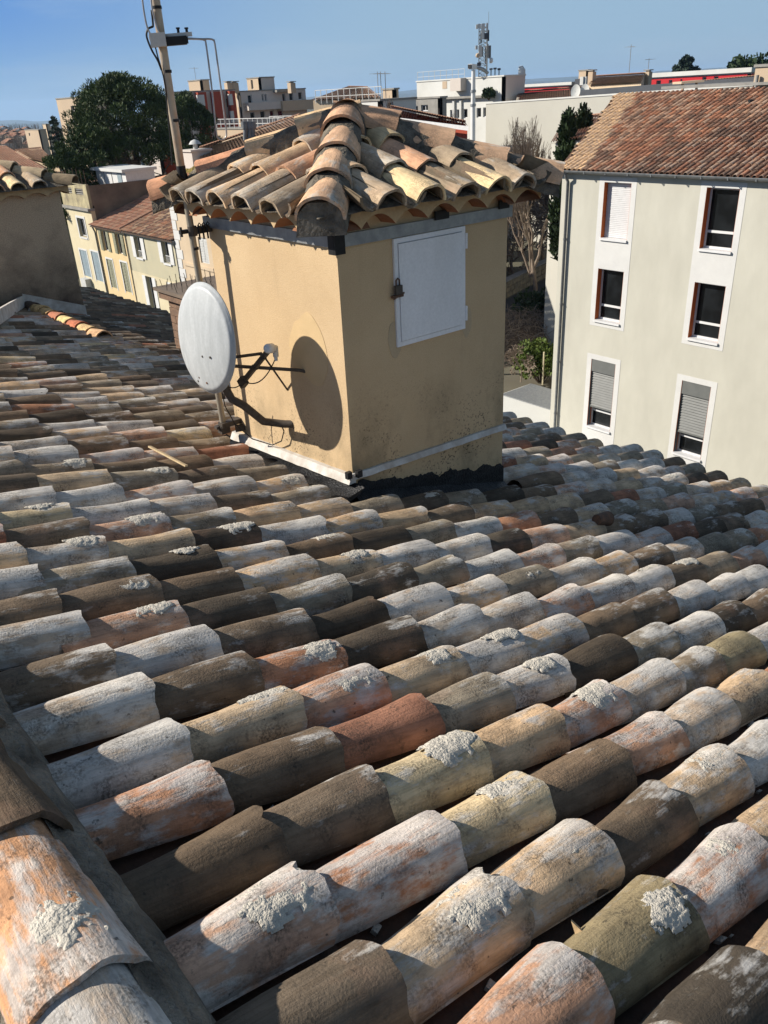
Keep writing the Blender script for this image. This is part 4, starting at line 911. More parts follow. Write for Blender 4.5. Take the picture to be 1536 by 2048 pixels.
for sx in (-1, 1):
    a_, b_ = ap+TV((0, 0, 0.10)), TV((lc_.x+sx*(lb_-0.02), TY-0.2, lz+0.02)); hv = (b_-a_).normalized(); hu = hv.cross(TV((0, 0, 1))).normalized(); hn = hu.cross(hv); hn = hn if hn.z > 0 else -hn; hu = hn.cross(hv); L = (b_-a_).length
    for q in range(4):
        o = bpy.data.objects.new('hip_tile', hip_mesh[q % 3]); col.objects.link(o); o.parent = lt
        m = Matrix((hv, hu, hn)).transposed().to_4x4(); m.translation = a_+hv*(L*(q+1)/4)-ORG[lt.name]; o.matrix_basis = m; o.color = (0.40, 0.32, 0.22, 0.3) if q < 3 else (0.2, 0.16, 0.11, 0.2)
cme2 = corbel_mesh((tx1-tx0+0.2)/7, 0.25, 0.08, -0.03)
for q in range(7):
    o = bpy.data.objects.new('corbel_tile', cme2); col.objects.link(o); o.parent = lt
    m = Matrix((TV((0, 1, 0)), TV((-1, 0, 0)), TV((0, 0, 1)))).transposed().to_4x4(); m.translation = TV((tx0-0.1+(tx1-tx0+0.2)/7*(q+0.5), TY-0.1, -0.985))-ORG[lt.name]; o.matrix_basis = m
def strip(mb, a, b, up, dep): mb.hexa([a, b, b+dep, a+dep, a+up, b+up, b+up+dep, a+up+dep])
fa, fb, fc = at(50, 612, Y=TY-0.06), at(174, 634, Y=TY-0.06), roofpt(-8, 655, 0.03)
mb = MB(); strip(mb, fa, fb, TV((0, 0.0, 0.17)), TV((0, -0.03, 0))); strip(mb, fc, fa+TV((0, -0.031, 0)), TV((0, 0, 0.15)), TV((-0.10, 0, -0.02))); mb.build('base_flashing', M['flash'], lt)
# ------------------------------------------------------------------ small spiked chimney
sc0 = empty('brick_chimney', TV((4.35, 9.0, -2.9)), 'low brick chimney with slab top and bird spikes behind the dish', 'chimney')
sx0, sx1, sy0, sy1 = 4.22, 4.82, 8.62, 9.3
for r in range(9):
    z = -2.93+r*0.095
    if r == 7:
        for a, b in ((sx0, sx0+0.12), (sx0+0.3, sx0+0.42), (sx1-0.12, sx1)):
            mb = MB(); mb.box(a, b, sy0, sy1, z, z+0.09); mb.build('brick', M['brick'], sc0)
        continue
    nbk = 3; off = 0.0 if r % 2 else 0.5
    xs = [sx0]+[sx0+(sx1-sx0)*(k+off)/nbk for k in range(0 if off else 1, nbk)]+[sx1]
    for a, b in zip(xs, xs[1:]):
        j = rnd.gauss(0, 0.004); mb = MB(); mb.box(a+0.006, b-0.006, sy0+j, sy0+0.11, z+0.005, z+0.088); mb.build('brick', M['brick'], sc0)
    ys = [sy0+0.12]+[sy0+0.12+(sy1-sy0-0.12)*(k+off)/2 for k in range(1, 2)]+[sy1]
    for a, b in zip(ys, ys[1:]):
        j = rnd.gauss(0, 0.004); mb = MB(); mb.box(sx0+j, sx0+0.1, a+0.006, b-0.006, z+0.005, z+0.088); mb.build('brick', M['brick'], sc0)
mb = MB(); mb.box(sx0+0.05, sx1-0.02, sy0+0.05, sy1-0.02, -3.0, -2.27); mb.box(sx0+0.05, sx1-0.02, sy0+0.4, sy1-0.02, -2.27, -2.1); mb.build('flue_core', M['dmortar'], sc0)
mb = MB(); mb.box(sx0-0.08, sx1+0.3, sy0-0.06, sy1+0.06, -2.06, -1.97); mb.build('slab', M['brick'], sc0)
mb = MB(); mb.box(sx0-0.12, sx1+0.34, sy0-0.1, sy1+0.1, -1.968, -1.93); mb.build('top_slab', M['sidewall'], sc0)
mb = MB(); g = random.Random(2)
for a in range(16):
    for b in range(4):
        P = TV((sx0-0.09+(sx1-sx0+0.38)*a/15, sy0-0.06+(sy1-sy0+0.1)*b/3, -1.93)); mb.tube([P, P+TV((g.uniform(-.02, .02), g.uniform(-.02, .02), g.uniform(0.07, 0.12)))], 0.0035, 4)
mb.build('bird_spikes', M['black'], sc0, kind='stuff')
# ------------------------------------------------------------------ cream building across the court
BX = 23.0; FB = FX(BX)
cb = empty('cream_building', (BX+3, 12, GROUND), 'cream rendered three storey building with orange window reveals', 'building')
HC = [(15.74, 16.75), (12.19, 13.20), (8.65, 9.66)]; HR = [(-4.53, -2.82), (-7.22, -5.50), (-11.10, -8.60)]
holes = [(a, b, c, d) for a, b in HC for c, d in HR]
YL, YR = 18.46, 5.0
mb = MB(); FB.wall(mb, YR, YL, GROUND, -2.46, holes, 0.34); mb.build('wall', M['cream'], cb)
mb = MB(); mb.box(BX+0.36, 35.0, YR, YL, GROUND, -2.5); mb.hexa([(BX+0.36, YL, GROUND), (35, YL, GROUND), (35, 24.0, GROUND), (29.5, 21.0, GROUND), (BX+0.36, YL, -2.5), (35, YL, -2.5), (35, 24.0, -2.5), (29.5, 21.0, -2.5)]); mb.build('body', M['cream'], cb)
for ci, (a, b) in enumerate(HC):
    # painted bands, proud of the wall, butted round each opening
    mb = MB()
    def band(z0, z1, hs):
        us = [a-0.19, a, b, b+0.19]; FB.box(mb, us[0], us[1], z0, z1, 0.0, 0.008); FB.box(mb, us[2], us[3], z0, z1, 0.0, 0.008)
        zz = [z0]+[q for h in sorted(hs) for q in h]+[z1]
        for k in range(0, len(zz), 2): FB.box(mb, a, b, zz[k], zz[k+1], 0.0, 0.008)
    band(-7.42, -2.66, [HR[0], HR[1]]); band(-12.2, -8.42, [HR[2]]); mb.build('window_band', M['bandwhite'], cb)
    for ri, (c, d) in enumerate(HR):
        for uu in ((a, a+0.008), (b-0.008, b)):
            mb = MB(); FB.box(mb, uu[0]+0.0005, uu[1]-0.0005, c+0.002, d-0.002, -0.25, 0.004); rv = mb.build('window_reveal', M['orange'], cb)
        mb = MB(); FB.box(mb, a-0.02, b+0.02, c-0.055, c+0.012, -0.24, 0.07); mb.build('sill', M['pvc'], rv)
        def frame(z0, z1, tr=True):
            mb = MB(); t = 0.06
            FB.box(mb, a+0.009, a+t, z0, z1, -0.27, -0.20); FB.box(mb, b-t, b-0.009, z0, z1, -0.27, -0.20); FB.box(mb, a+t, b-t, z0, z0+t, -0.27, -0.20); FB.box(mb, a+t, b-t, z1-t, z1, -0.27, -0.20)
            if tr: zt = z0+(z1-z0)*0.28; FB.box(mb, a+t, b-t, zt-0.035, zt+0.035, -0.265, -0.205)
            f = mb.build('window', M['pvc'], cb)
            mb = MB(); FB.box(mb, a+t-0.01, b-t+0.01, z0+t-0.01, z1-t+0.01, -0.245, -0.235); mb.build('pane', M['glass'], f)
            return f
        if ri == 0 and ci == 0:
            for k in range(30):
                z = c+0.02+k*(d-c-0.03)/30; mb = MB(); FB.box(mb, a+0.012, b-0.012, z+0.004, z+(d-c-0.03)/30-0.003, -0.20, -0.175-0.004*(k % 2)); mb.build('shutter_slat', M['pvc'], rv)
            mb = MB(); FB.box(mb, a+0.012, b-0.012, c+0.01, d-0.005, -0.23, -0.205); mb.build('shutter_back', M['ac'], rv)
        elif ri < 2: frame(c+0.01, d-0.005)
        else:
            mb = MB(); FB.box(mb, a+0.01, b-0.01, d-0.44, d-0.004, -0.16, -0.01); mb.build('shutter_box', M['greyshut'], rv)
            zb = c+0.78; ns = 14
            for k in range(ns):
                z = zb+k*(d-0.44-zb)/ns; mb = MB(); hh = (d-0.44-zb)/ns
                mb.hexa([FB.p(a+0.03, z+0.006, -0.10), FB.p(b-0.03, z+0.006, -0.10), FB.p(b-0.03, z+0.006, -0.045), FB.p(a+0.03, z+0.006, -0.045), FB.p(a+0.03, z+hh-0.01, -0.10), FB.p(b-0.03, z+hh-0.01, -0.10), FB.p(b-0.03, z+hh-0.01, -0.085), FB.p(a+0.03, z+hh-0.01, -0.085)])
                mb.build('shutter_slat', M['greyshut'], rv)
            mb = MB(); FB.box(mb, a+0.012, a+0.03, c+0.02, d-0.44, -0.12, -0.02); FB.box(mb, b-0.03, b-0.012, c+0.02, d-0.44, -0.12, -0.02); FB.box(mb, a+0.03, b-0.03, zb-0.05, zb, -0.11, -0.04); mb.build('shutter_rail', M['greyshut'], rv)
            frame(c+0.01, d-0.44)
mb = MB(); rows = []
for y in (YR, YL+0.25): rows.append([TV((BX-0.22+0.085*math.cos(a), y, -2.50-0.085*math.sin(a))) for a in [math.pi*(1-k/10) for k in range(11)][::-1]])
mb.grid(rows, 0, True); mb.grid([[p+TV((0, 0, 0.006)) for p in r][::-1] for r in rows], 0, True)
mb.box(BX-0.31, BX-0.297, YR, YL+0.25, -2.515, -2.49); mb.build('gutter', M['gutter'], cb)
for k in range(16):
    y = YL-0.3-k*0.82; mb = MB(); mb.box(BX-0.314, BX-0.10, y, y+0.03, -2.60, -2.585); mb.box(BX-0.314, BX-0.309, y, y+0.03, -2.60, -2.49); mb.build('gutter_bracket', M['gutter'], cb)
mb = MB(); mb.box(BX-0.14, BX-0.004, YR, YL+0.02, -2.56, -2.47); mb.build('fascia', M['pvc'], cb)
mb = MB(); py = 18.14; mb.tube([(BX-0.22, py, -2.56), (BX-0.22, py, -2.68), (BX-0.09, py, -2.86), (BX-0.09, py, GROUND)], 0.052, 12)
for z in (-4.7, -6.9, -9.0, -11.0): mb.tube([(BX-0.09, py, z), (BX-0.09, py, z+0.05)], 0.062, 12)
mb.build('downpipe', M['gutter'], cb)
# its roof
BSL = R(18); BV = TV((-math.cos(BSL), 0, -math.sin(BSL))); BN = TV((-math.sin(BSL), 0, math.cos(BSL))); BU = BN.cross(BV)
g = random.Random(17); spots = []
bt = [tile_mesh('mottled_tile_%d' % k, M['tile_new'], L=0.44, w0=0.068, w1=0.084, h0=0.062, h1=0.070, drop=0.030, seed=120+k, seg=8, nx=2, th=0.012, wob=0.6) for k in range(4)]
BP, BR_ = 0.19, 0.37; nr = int(6.0/math.cos(BSL)/BR_)+1
NEWC = [((0.31, 0.150, 0.095), 0.40), ((0.25, 0.125, 0.085), 0.35), ((0.36, 0.215, 0.145), 0.50), ((0.19, 0.11, 0.082), 0.3), ((0.33, 0.21, 0.15), 0.55), ((0.16, 0.105, 0.082), 0.3)]
for k in range(72):
    y = 19.6-k*BP if k < 200 else 0
    y = 21.4-k*BP
    for r in range(nr):
        x = BX-0.26+r*BR_*math.cos(BSL); vy = 18.55+(x-BX)*0.40
        if y > vy or y < YR+0.5: continue
        P = TV((x, y+g.gauss(0, .004), -2.42+(x-BX+0.26)*math.tan(BSL)+g.gauss(0, .003)))
        c, al = g.choice(NEWC); c = tuple(q*0.80 for q in c); al -= 0.06
        if y > vy-0.95: c = (0.50, 0.34, 0.20); al = 0.55
        f = 1+g.uniform(-.12, .12); spots.append((P, BV, BU, BN, (c[0]*f, c[1]*f, c[2]*f, al)))
tile_field(cb, spots, bt, M['tile_new_a'], 'roof_tile', 300, simple_arch(0.44, 0.068, 0.084, 0.062, 0.070, 0.03, 6), 'roof_tiles_beyond')
mb = MB(); zz = lambda x: -2.42+(x-BX+0.26)*math.tan(BSL)-0.085
mb.hexa([(BX-0.2, YR, zz(BX-.2)-.05), (BX-0.2, 18.5, zz(BX-.2)-.05), (29.0, 20.95, zz(29)-.05), (29.0, YR, zz(29)-.05), (BX-0.2, YR, zz(BX-.2)), (BX-0.2, 18.5, zz(BX-.2)), (29.0, 20.95, zz(29)), (29.0, YR, zz(29))])
mb.hexa([(29.0, YR, zz(29)-.05), (29.0, 20.95, zz(29)-.05), (35.0, 23.4, zz(23)-.05), (35.0, YR, zz(23)-.05), (29.0, YR, zz(29)), (29.0, 20.95, zz(29)), (35.0, 23.4, zz(23)), (35.0, YR, zz(23))]); mb.build('roof_deck', M['pan'], cb)
bm = tile_mesh('building_ridge_tile', M['tile_new'], L=0.46, w0=0.10, w1=0.12, h0=0.09, h1=0.10, drop=0.035, seed=9, seg=10, nx=2)
for k in range(40):
    y = 21.0-k*0.40; o = bpy.data.objects.new('ridge_tile', bm); col.objects.link(o); o.parent = cb
    v = TV((0, 1, 0)); n = TV((0, 0, 1)); u = n.cross(v); m = Matrix((v, u, n)).transposed().to_4x4(); m.translation = TV((29.0, y, -0.44))-ORG[cb.name]; o.matrix_basis = m
    o.color = (0.50, 0.20, 0.11, 0.15) if k > 3 else (0.55, 0.40, 0.26, 0.4)
mb = MB(); P = at(1500, 210, X=27.9); mb.tube([P, P+TV((0, 0, 0.16))], 0.09, 10); mb.build('roof_vent', M['black'], cb)
# ------------------------------------------------------------------ far roofs, houses
def rib_roof(mb, a, b, c, d, pitch=0.22, rows=None, rad=0.06):
    """corrugated clay sheet: a-b is the eaves, d-c the ridge (d above a)"""
    if 'tile_space' not in mb.at: mb.at['tile_space'] = ('FLOAT_VECTOR', [])
    ts = mb.at['tile_space'][1]; n_ = (b-a).cross(d-a).normalized(); n_ = n_ if n_.z > 0 else -n_
    L = ((b-a).length+(c-d).length)/2; nc = max(4, int(L/pitch)); sl = ((d-a).length+(c-b).length)/2; nr_ = rows or max(2, int(sl/0.36)); o = rnd.uniform(0, 500)
    prof = [(0.02, -0.3), (0.18, 0.55), (0.5, 1.0), (0.82, 0.55), (0.98, -0.3)]
    for r in range(nr_):
        rr = []
        for e, t in ((0, r/nr_), (1, (r+1)/nr_)):
            row = []
            for k in range(nc):
                for s, h in prof:
                    f = (k+s)/nc; P = (a+(b-a)*f)*(1-t)+(d+(c-d)*f)*t; row.append(P+n_*(h*rad+(0.025 if e == 0 else 0.0)))
                    ts.append((o+k+0.5, r+0.5, 0.5))
            rr.append(row)
        mb.grid(rr, 0, True)
def gable(name, root, mat, a, b, c, d, **kw):
    mb = MB(); rib_roof(mb, a, b, c, d, **kw); return mb.build(name, mat, root)
def win(F, root, a, b, c, d, dep=0.18, fm='pvc', trans=0, mull=True, t=0.05):
    mb = MB(); F.box(mb, a, a+t, c, d, -dep, -dep+0.05); F.box(mb, b-t, b, c, d, -dep, -dep+0.05); F.box(mb, a+t, b-t, c, c+t, -dep, -dep+0.05); F.box(mb, a+t, b-t, d-t, d, -dep, -dep+0.05)
    if mull: F.box(mb, (a+b)/2-t*0.4, (a+b)/2+t*0.4, c+t, d-t, -dep+0.002, -dep+0.048)
    f = mb.build('window', M[fm], root); mb = MB(); F.box(mb, a+t*.8, b-t*.8, c+t*.8, d-t*.8, -dep+0.01, -dep+0.025); mb.build('pane', M['glass'], f); return f
def shutter(F, root, a, b, c, d, mat, dd=0.02, slats=True):
    mb = MB(); F.box(mb, a, b, c, d, dd, dd+0.035); s = mb.build('shutter', M[mat], root)
    if slats:
        mb = MB(); nn = 9
        for k in range(nn):
            z = c+0.08+(d-c-0.16)*k/nn; F.box(mb, a+0.05, b-0.05, z, z+(d-c-0.16)/nn*0.55, dd+0.036, dd+0.05)
        mb.build('louvre', M[mat], s)
    return s
HXX = 22.0; FH = FX(HXX)
# house 2: warm yellow, olive shutters
h2 = empty('yellow_house', (HXX+4, 56, GROUND), 'warm yellow street house with open olive shutters under red tiles', 'house')
ho = [(56.55, 57.35, -8.74, -7.42), (54.15, 54.95, -8.72, -7.42), (56.35, 57.4, -11.27, -9.30), (53.95, 55.0, -11.24, -9.25)]
mb = MB(); FH.wall(mb, 53.3, 58.5, GROUND, -7.15, ho, 0.3); mb.box(HXX+0.32, 31, 53.3, 58.48, GROUND, -7.3); mb.build('wall', M['yellowhouse'], h2)
for k, (a, b, c, d) in enumerate(ho):
    if k < 2:
        win(FH, h2, a, b, c, d); shutter(FH, h2, a-0.45, a-0.02, c, d, 'olive'); shutter(FH, h2, b+0.02, b+0.45, c, d, 'olive')
    else:
        mb = MB(); FH.box(mb, a-0.12, a-0.003, c-0.1, d+0.12, 0.001, 0.02); FH.box(mb, b+0.003, b+0.12, c-0.1, d+0.12, 0.001, 0.02); FH.box(mb, a-0.003, b+0.003, d+0.003, d+0.12, 0.001, 0.02); mb.build('window_surround', M['bandwhite'], h2)
        shutter(FH, h2, a+0.01, (a+b)/2-0.01, c, d, 'olive', -0.08); shutter(FH, h2, (a+b)/2+0.01, b-0.01, c, d, 'olive', -0.08)
# house 3: khaki, white shutters
h3 = empty('khaki_house', (HXX+4, 49, GROUND), 'stained khaki street house with open white shutters and zinc gutter', 'house')
ho = [(51.05, 51.95, -8.63, -7.36), (47.1, 48.0, -8.55, -7.28), (50.3, 51.2, -11.9, -9.75), (46.6, 47.6, -11.9, -9.75)]
mb = MB(); FH.wall(mb, 45.9, 53.28, GROUND, -7.1, ho, 0.35); mb.box(HXX+0.37, 31, 45.9, 53.27, GROUND, -7.3); mb.build('wall', M['greyhouse'], h3)
mb = MB(); FH.box(mb, 45.9, 53.2, GROUND, -9.55, 0.002, 0.02); 
mb = MB(); FH.wall(mb, 45.95, 53.25, GROUND, -9.62, [(q[0]-0.02, q[1]+0.02, q[2], q[3]+0.02) for q in ho[2:]], 0.018); 
for f_ in range(len(mb.v)): mb.v[f_] = (mb.v[f_][0]-0.02, mb.v[f_][1], mb.v[f_][2])
mb.build('lower_wall_render', M['bluehouse'], h3)
for k, (a, b, c, d) in enumerate(ho):
    win(FH, h3, a, b, c, d, 0.25); shutter(FH, h3, a-0.50, a-0.02, c-0.02, d+0.02, 'white', 0.022, False); shutter(FH, h3, b+0.02, b+0.50, c-0.02, d+0.02, 'white', 0.022, False)
    mb = MB(); FH.box(mb, a-0.05, b+0.05, c-0.12, c-0.005, -0.15, 0.08); mb.build('sill', M['white'], h3)
    if k < 2:
        mb = MB(); 
        for q in range(6): FH.box(mb, a+0.1+q*0.13, a+0.12+q*0.13, c, c+0.4, -0.10, -0.08)
        FH.box(mb, a, b, c+0.4, c+0.43, -0.105, -0.075); mb.build('window_rail', M['white'], h3)
mb = MB(); FH.box(mb, 45.9, 53.28, -7.2, -7.06, 0.12, 0.26); mb.build('gutter', M['gutter'], h3)
mb = MB(); FH.box(mb, 53.3, 58.5, -7.24, -7.12, 0.12, 0.24); mb.build('gutter', M['bandwhite'], h2)
for root, y in ((h2, 58.3), (h3, 46.05)):
    mb = MB(); mb.tube([(HXX-0.2, y, -7.2), (HXX-0.07, y, -7.6), (HXX-0.07, y, GROUND)], 0.06, 8); mb.build('downpipe', M['gutter'], root)
mb = MB(); mb.tube([(HXX-0.05, 53.28, -7.2), (HXX-0.05, 53.3, GROUND)], 0.035, 6); mb.build('downpipe', M['gutter'], h2)
ts_ = math.tan(R(18))
for root, ya, yb, z, mt in ((h2, 53.3, 58.45, -7.1, 'rib'), (h3, 45.95, 53.2, -7.04, 'rib_old')):
    gable('roof', root, M[mt], TV((21.62, ya, z)), TV((21.62, yb, z)), TV((29, yb, z+7.38*ts_)), TV((29, ya, z+7.38*ts_)), pitch=0.24)
    mb = MB(); mb.hexa([(21.7, ya, z-.12), (21.7, yb, z-.12), (29, yb, z+7.3*ts_-.12), (29, ya, z+7.3*ts_-.12), (21.7, ya, z-.06), (21.7, yb, z-.06), (29, yb, z+7.3*ts_-.06), (29, ya, z+7.3*ts_-.06)])
    mb.hexa([(29, ya, z+7.3*ts_-.3), (29, yb, z+7.3*ts_-.3), (36, yb, z-.3), (36, ya, z-.3), (29, ya, z+7.3*ts_), (29, yb, z+7.3*ts_), (36, yb, z), (36, ya, z)]); mb.build('roof_deck', M['plainroof'], root)
mb = MB(); mb.tube([(21.65, 53.25, -6.98), (29, 53.25, -6.98+7.38*ts_)], 0.13, 8); mb.build('verge_tiles', M['ridgeclay'], h3)
# house 1: pale yellow with a roof terrace
h1 = empty('terrace_house', (HXX+4, 61, GROUND), 'pale yellow street house with stained parapet and roof terrace', 'house')
ho = [(60.1, 61.45, -8.15, -6.85), (60.95, 62.3, -11.05, -9.15), (58.75, 60.05, -11.1, -9.05)]
mb = MB(); FH.wall(mb, 58.5, 63.6, GROUND, -6.25, ho, 0.3); mb.build('wall', M['bluehouse'], h1)
mb = MB(); mb.box(HXX+0.32, 33, 58.52, 63.6, GROUND, -5.3); mb.build('side_wall', M['sidewall'], h1)
win(FH, h1, 60.15, 61.4, -8.1, -6.9, 0.2)
mb = MB(); a, b, c, d = ho[0]
FH.box(mb, a-0.18, a-0.003, c-0.12, d+0.15, 0.001, 0.03); FH.box(mb, b+0.003, b+0.18, c-0.12, d+0.15, 0.001, 0.03); FH.box(mb, a-0.003, b+0.003, d+0.003, d+0.15, 0.001, 0.03); FH.box(mb, a-0.003, b+0.003, c-0.12, c-0.003, 0.001, 0.06); mb.build('window_surround', M['bandwhite'], h1)
for a, b, c, d in ho[1:]:
    mb = MB(); FH.box(mb, a-0.15, a-0.003, c-0.1, d+0.12, 0.001, 0.02); FH.box(mb, b+0.003, b+0.15, c-0.1, d+0.12, 0.001, 0.02); FH.box(mb, a-0.003, b+0.003, d+0.003, d+0.12, 0.001, 0.02); mb.build('window_surround', M['bandwhite'], h1)
    shutter(FH, h1, a+0.01, (a+b)/2-0.01, c, d, 'blueshut', -0.06, False); shutter(FH, h1, (a+b)/2+0.01, b-0.01, c, d, 'blueshut', -0.06, False)
    for zf in (0.3, 0.52, 0.85):
        mb = MB(); z = c+(d-c)*zf; FH.box(mb, a+0.03, b-0.03, z, z+0.05, -0.022, -0.012); mb.build('shutter_bar', M['blueshut'], h1)
mb = MB(); FH.box(mb, 58.45, 63.6, -6.248, -6.08, -0.3, 0.22); mb.build('cornice', M['concrete'], h1)
mb = MB(); FH.wall(mb, 58.5, 63.6, -6.08, -4.55, [(61.3, 62.8, -5.25, -4.85), (59.2, 60.7, -5.25, -4.85)], 0.2); mb.build('parapet', M['stain'], h1)
for a in (61.3, 59.2):
    mb = MB()
    for k in range(3): FH.box(mb, a, a+1.5, -5.22+k*0.14, -5.16+k*0.14, -0.16, -0.05)
    mb.build('lattice', M['concrete'], h1)
mb = MB(); mb.box(HXX+0.2, 32.5, 58.50, 58.515, -5.9, -4.62); mb.build('terrace_side', M['sidewall'], h1)
for k in range(7): P = TV((HXX+0.1+k*0.02, 58.6+k*0.75, -4.57)); mb = MB(); mb.tube([P, P+TV((0, 0, 0.95))], 0.02, 5); mb.build('railing_post', M['rust'], h1)
db = empty('white_roof_cabin', (25.6, 61, -5.3), 'white rooftop cabin with slab top on the stained terrace', 'cabin')
FD = FX(25.0); mb = MB(); mb.box(25.02, 27.2, 58.6, 63.9, -5.3, -4.02); mb.build('wall', M['white'], db)
mb = MB(); mb.box(24.75, 27.4, 58.5, 64.3, -4.02, -3.82); mb.build('roof_slab', M['bandwhite'], db)
mb = MB(); FD.box(mb, 59.3, 60.0, -5.05, -4.1, -0.02, 0.02); mb.build('door', M['blueshut'], db)
mb = MB()
for u_ in (61.0, 62.4): mb = MB(); FD.box(mb, u_, u_+0.05, -5.3, -4.02, -0.02, 0.01); mb.build('panel_joint', M['concrete'], db)
mb = MB(); mb.box(HXX-0.45, HXX-0.02, 61.2, 62.2, -11.9, -11.15); ac = tag(mb.build('air_conditioner', M['ac']), 'boxy outdoor air conditioning unit fixed on the pale yellow house wall', 'air conditioner')
# house 4: taller, quoined
h4 = empty('quoined_house', (HXX+4, 41, GROUND), 'tall pinkish cream house with pale corner quoins beside the khaki house', 'house')
FH4 = FX(HXX-0.1); ho = [(42.0, 43.0, -8.0, -6.6)]
mb = MB(); FH4.wall(mb, 36, 45.88, GROUND, -4.2, ho, 0.3); mb.box(HXX+0.22, 31, 36, 45.87, GROUND, -4.25); mb.build('wall', M['pinkhouse'], h4)
for a, b, c, d in ho: shutter(FH4, h4, a+0.01, (a+b)/2-0.01, c, d, 'ac', -0.1); shutter(FH4, h4, (a+b)/2+0.01, b-0.01, c, d, 'ac', -0.1)
for k in range(16):
    z = -12.9+k*0.54; mb = MB(); FH4.box(mb, 45.88-(0.75 if k % 2 else 0.5), 45.90, z, z+0.51, 0.001, 0.03); mb.build('quoin', M['bandwhite'], h4)
mb = MB(); FH4.box(mb, 36, 45.1, -8.35, -8.2, 0.001, 0.08); mb.build('string_course', M['pinkhouse'], h4)
gable('roof', h4, M['rib'], TV((21.5, 36, -4.2)), TV((21.5, 46.1, -4.2)), TV((29, 46.1, -1.9)), TV((29, 36, -1.9)))
# ------------------------------------------------------------------ trees
def leafcloud(mb, c, r, n, size, g, flat=1.0, asp=0.35, up=0.3):
    for _ in range(n):
        while True:
            d = TV((g.uniform(-1, 1), g.uniform(-1, 1), g.uniform(-1, 1)))
            if 0.05 < d.length <= 1: break
        d = d.normalized()*(d.length**0.5); P = c+TV((d.x*r, d.y*r, d.z*r*flat))
        a = (d+TV((g.gauss(0, .6), g.gauss(0, .6), up+g.gauss(0, .6)))).normalized(); b = a.orthogonal().normalized(); b = (b*math.cos(g.uniform(0, 6.3))+a.cross(b)*math.sin(g.uniform(0, 6.3))).normalized()
        s = size*g.uniform(0.6, 1.3); mb.face([P-b*s*asp, P+b*s*asp, P+b*s*asp*0.5+a*s, P-b*s*asp*0.5+a*s])
def limb(mb, a, b, r0, r1, g, bend=0.06, n=5, seg=6):
    L = (b-a).length; off = TV((g.gauss(0, 1), g.gauss(0, 1), g.gauss(0, .5)))*L*bend
    pts = [a+(b-a)*(k/n)+off*math.sin(math.pi*k/n) for k in range(n+1)]; mb.tube(pts, [r0+(r1-r0)*k/n for k in range(n+1)], seg, cap=False); return pts
def stone_pine(name, base, top, rad, label, seed, hc=0.42, ncl=170, lean=TV((0, 0, 0)), group=None, dens=190):
    g = random.Random(seed); root = empty(name, base, label, 'tree', group); H = top-base.z; tr = MB(); fo = MB()
    fork = base+TV((0, 0, H*0.50))+lean*0.5; cen = base+lean+TV((0, 0, H*(1-hc)))
    limb(tr, base, fork, 0.38, 0.26, g, 0.02, 6, 8)
    cl = []
    for k in range(ncl):
        ph = g.uniform(0, 2*math.pi); q = g.random()**0.55
        zz_ = max(0, 1-q**2.6)**0.6; shell = g.uniform(0.80, 1.0) if k % 4 else g.uniform(0.35, 0.8)
        P = cen+TV((math.cos(ph)*q*rad*shell, math.sin(ph)*q*rad*shell, (zz_*shell*hc*H) - q*q*0.05*H))*1.0
        if k % 5 == 0: P.z = cen.z+g.uniform(-0.09, 0.05)*H; P.x = cen.x+math.cos(ph)*rad*q*0.95; P.y = cen.y+math.sin(ph)*rad*q*0.95
        cl.append(P)
    for k, P in enumerate(cl): leafcloud(fo, P, rad*g.uniform(0.11, 0.17), dens, 0.20, g, 0.7, 0.17, 0.9)
    for k in range(17):
        P = cl[g.randrange(len(cl))]; mid = fork+(P-fork)*0.5+TV((0, 0, -0.04*H)); pts = limb(tr, fork+TV((0, 0, g.uniform(-0.04, 0.1)*H)), mid, 0.13, 0.08, g, 0.05, 4, 5); limb(tr, mid, P, 0.08, 0.02, g, 0.08, 4, 5)
        for _ in range(3): Q = cl[g.randrange(len(cl))]; limb(tr, mid, mid+(Q-mid).normalized()*(Q-mid).length*0.4, 0.045, 0.012, g, 0.1, 3, 4)
    tr.build('trunk', M['bark'], root); fo.build('crown', M['needle'], root); return root
b = at(296, 350, D=75); b.z = GROUND; stone_pine('stone_pine', b, 2.2, 4.9, 'big dark umbrella pine towering behind the street house roofs', 3, 0.31, 200, TV((-1.1, 0.5, 0)), dens=240)
b = at(376, 330, D=86); b.z = GROUND; stone_pine('stone_pine', b, 1.0, 3.6, 'smaller umbrella pine standing against the greige apartment block', 5, 0.36, 130, TV((0, 0, 0)), dens=210)
b = at(208, 320, D=71); b.z = GROUND; stone_pine('stone_pine', b, -1.1, 2.7, 'bushy pine leaning out under the big umbrella crown', 9, 0.38, 100, TV((-0.6, 0.2, 0)))
b = at(135, 330, D=69); b.z = GROUND; stone_pine('stone_pine', b, -2.1, 2.3, 'rounded low pine spilling over the brown tiled roof', 12, 0.42, 80)
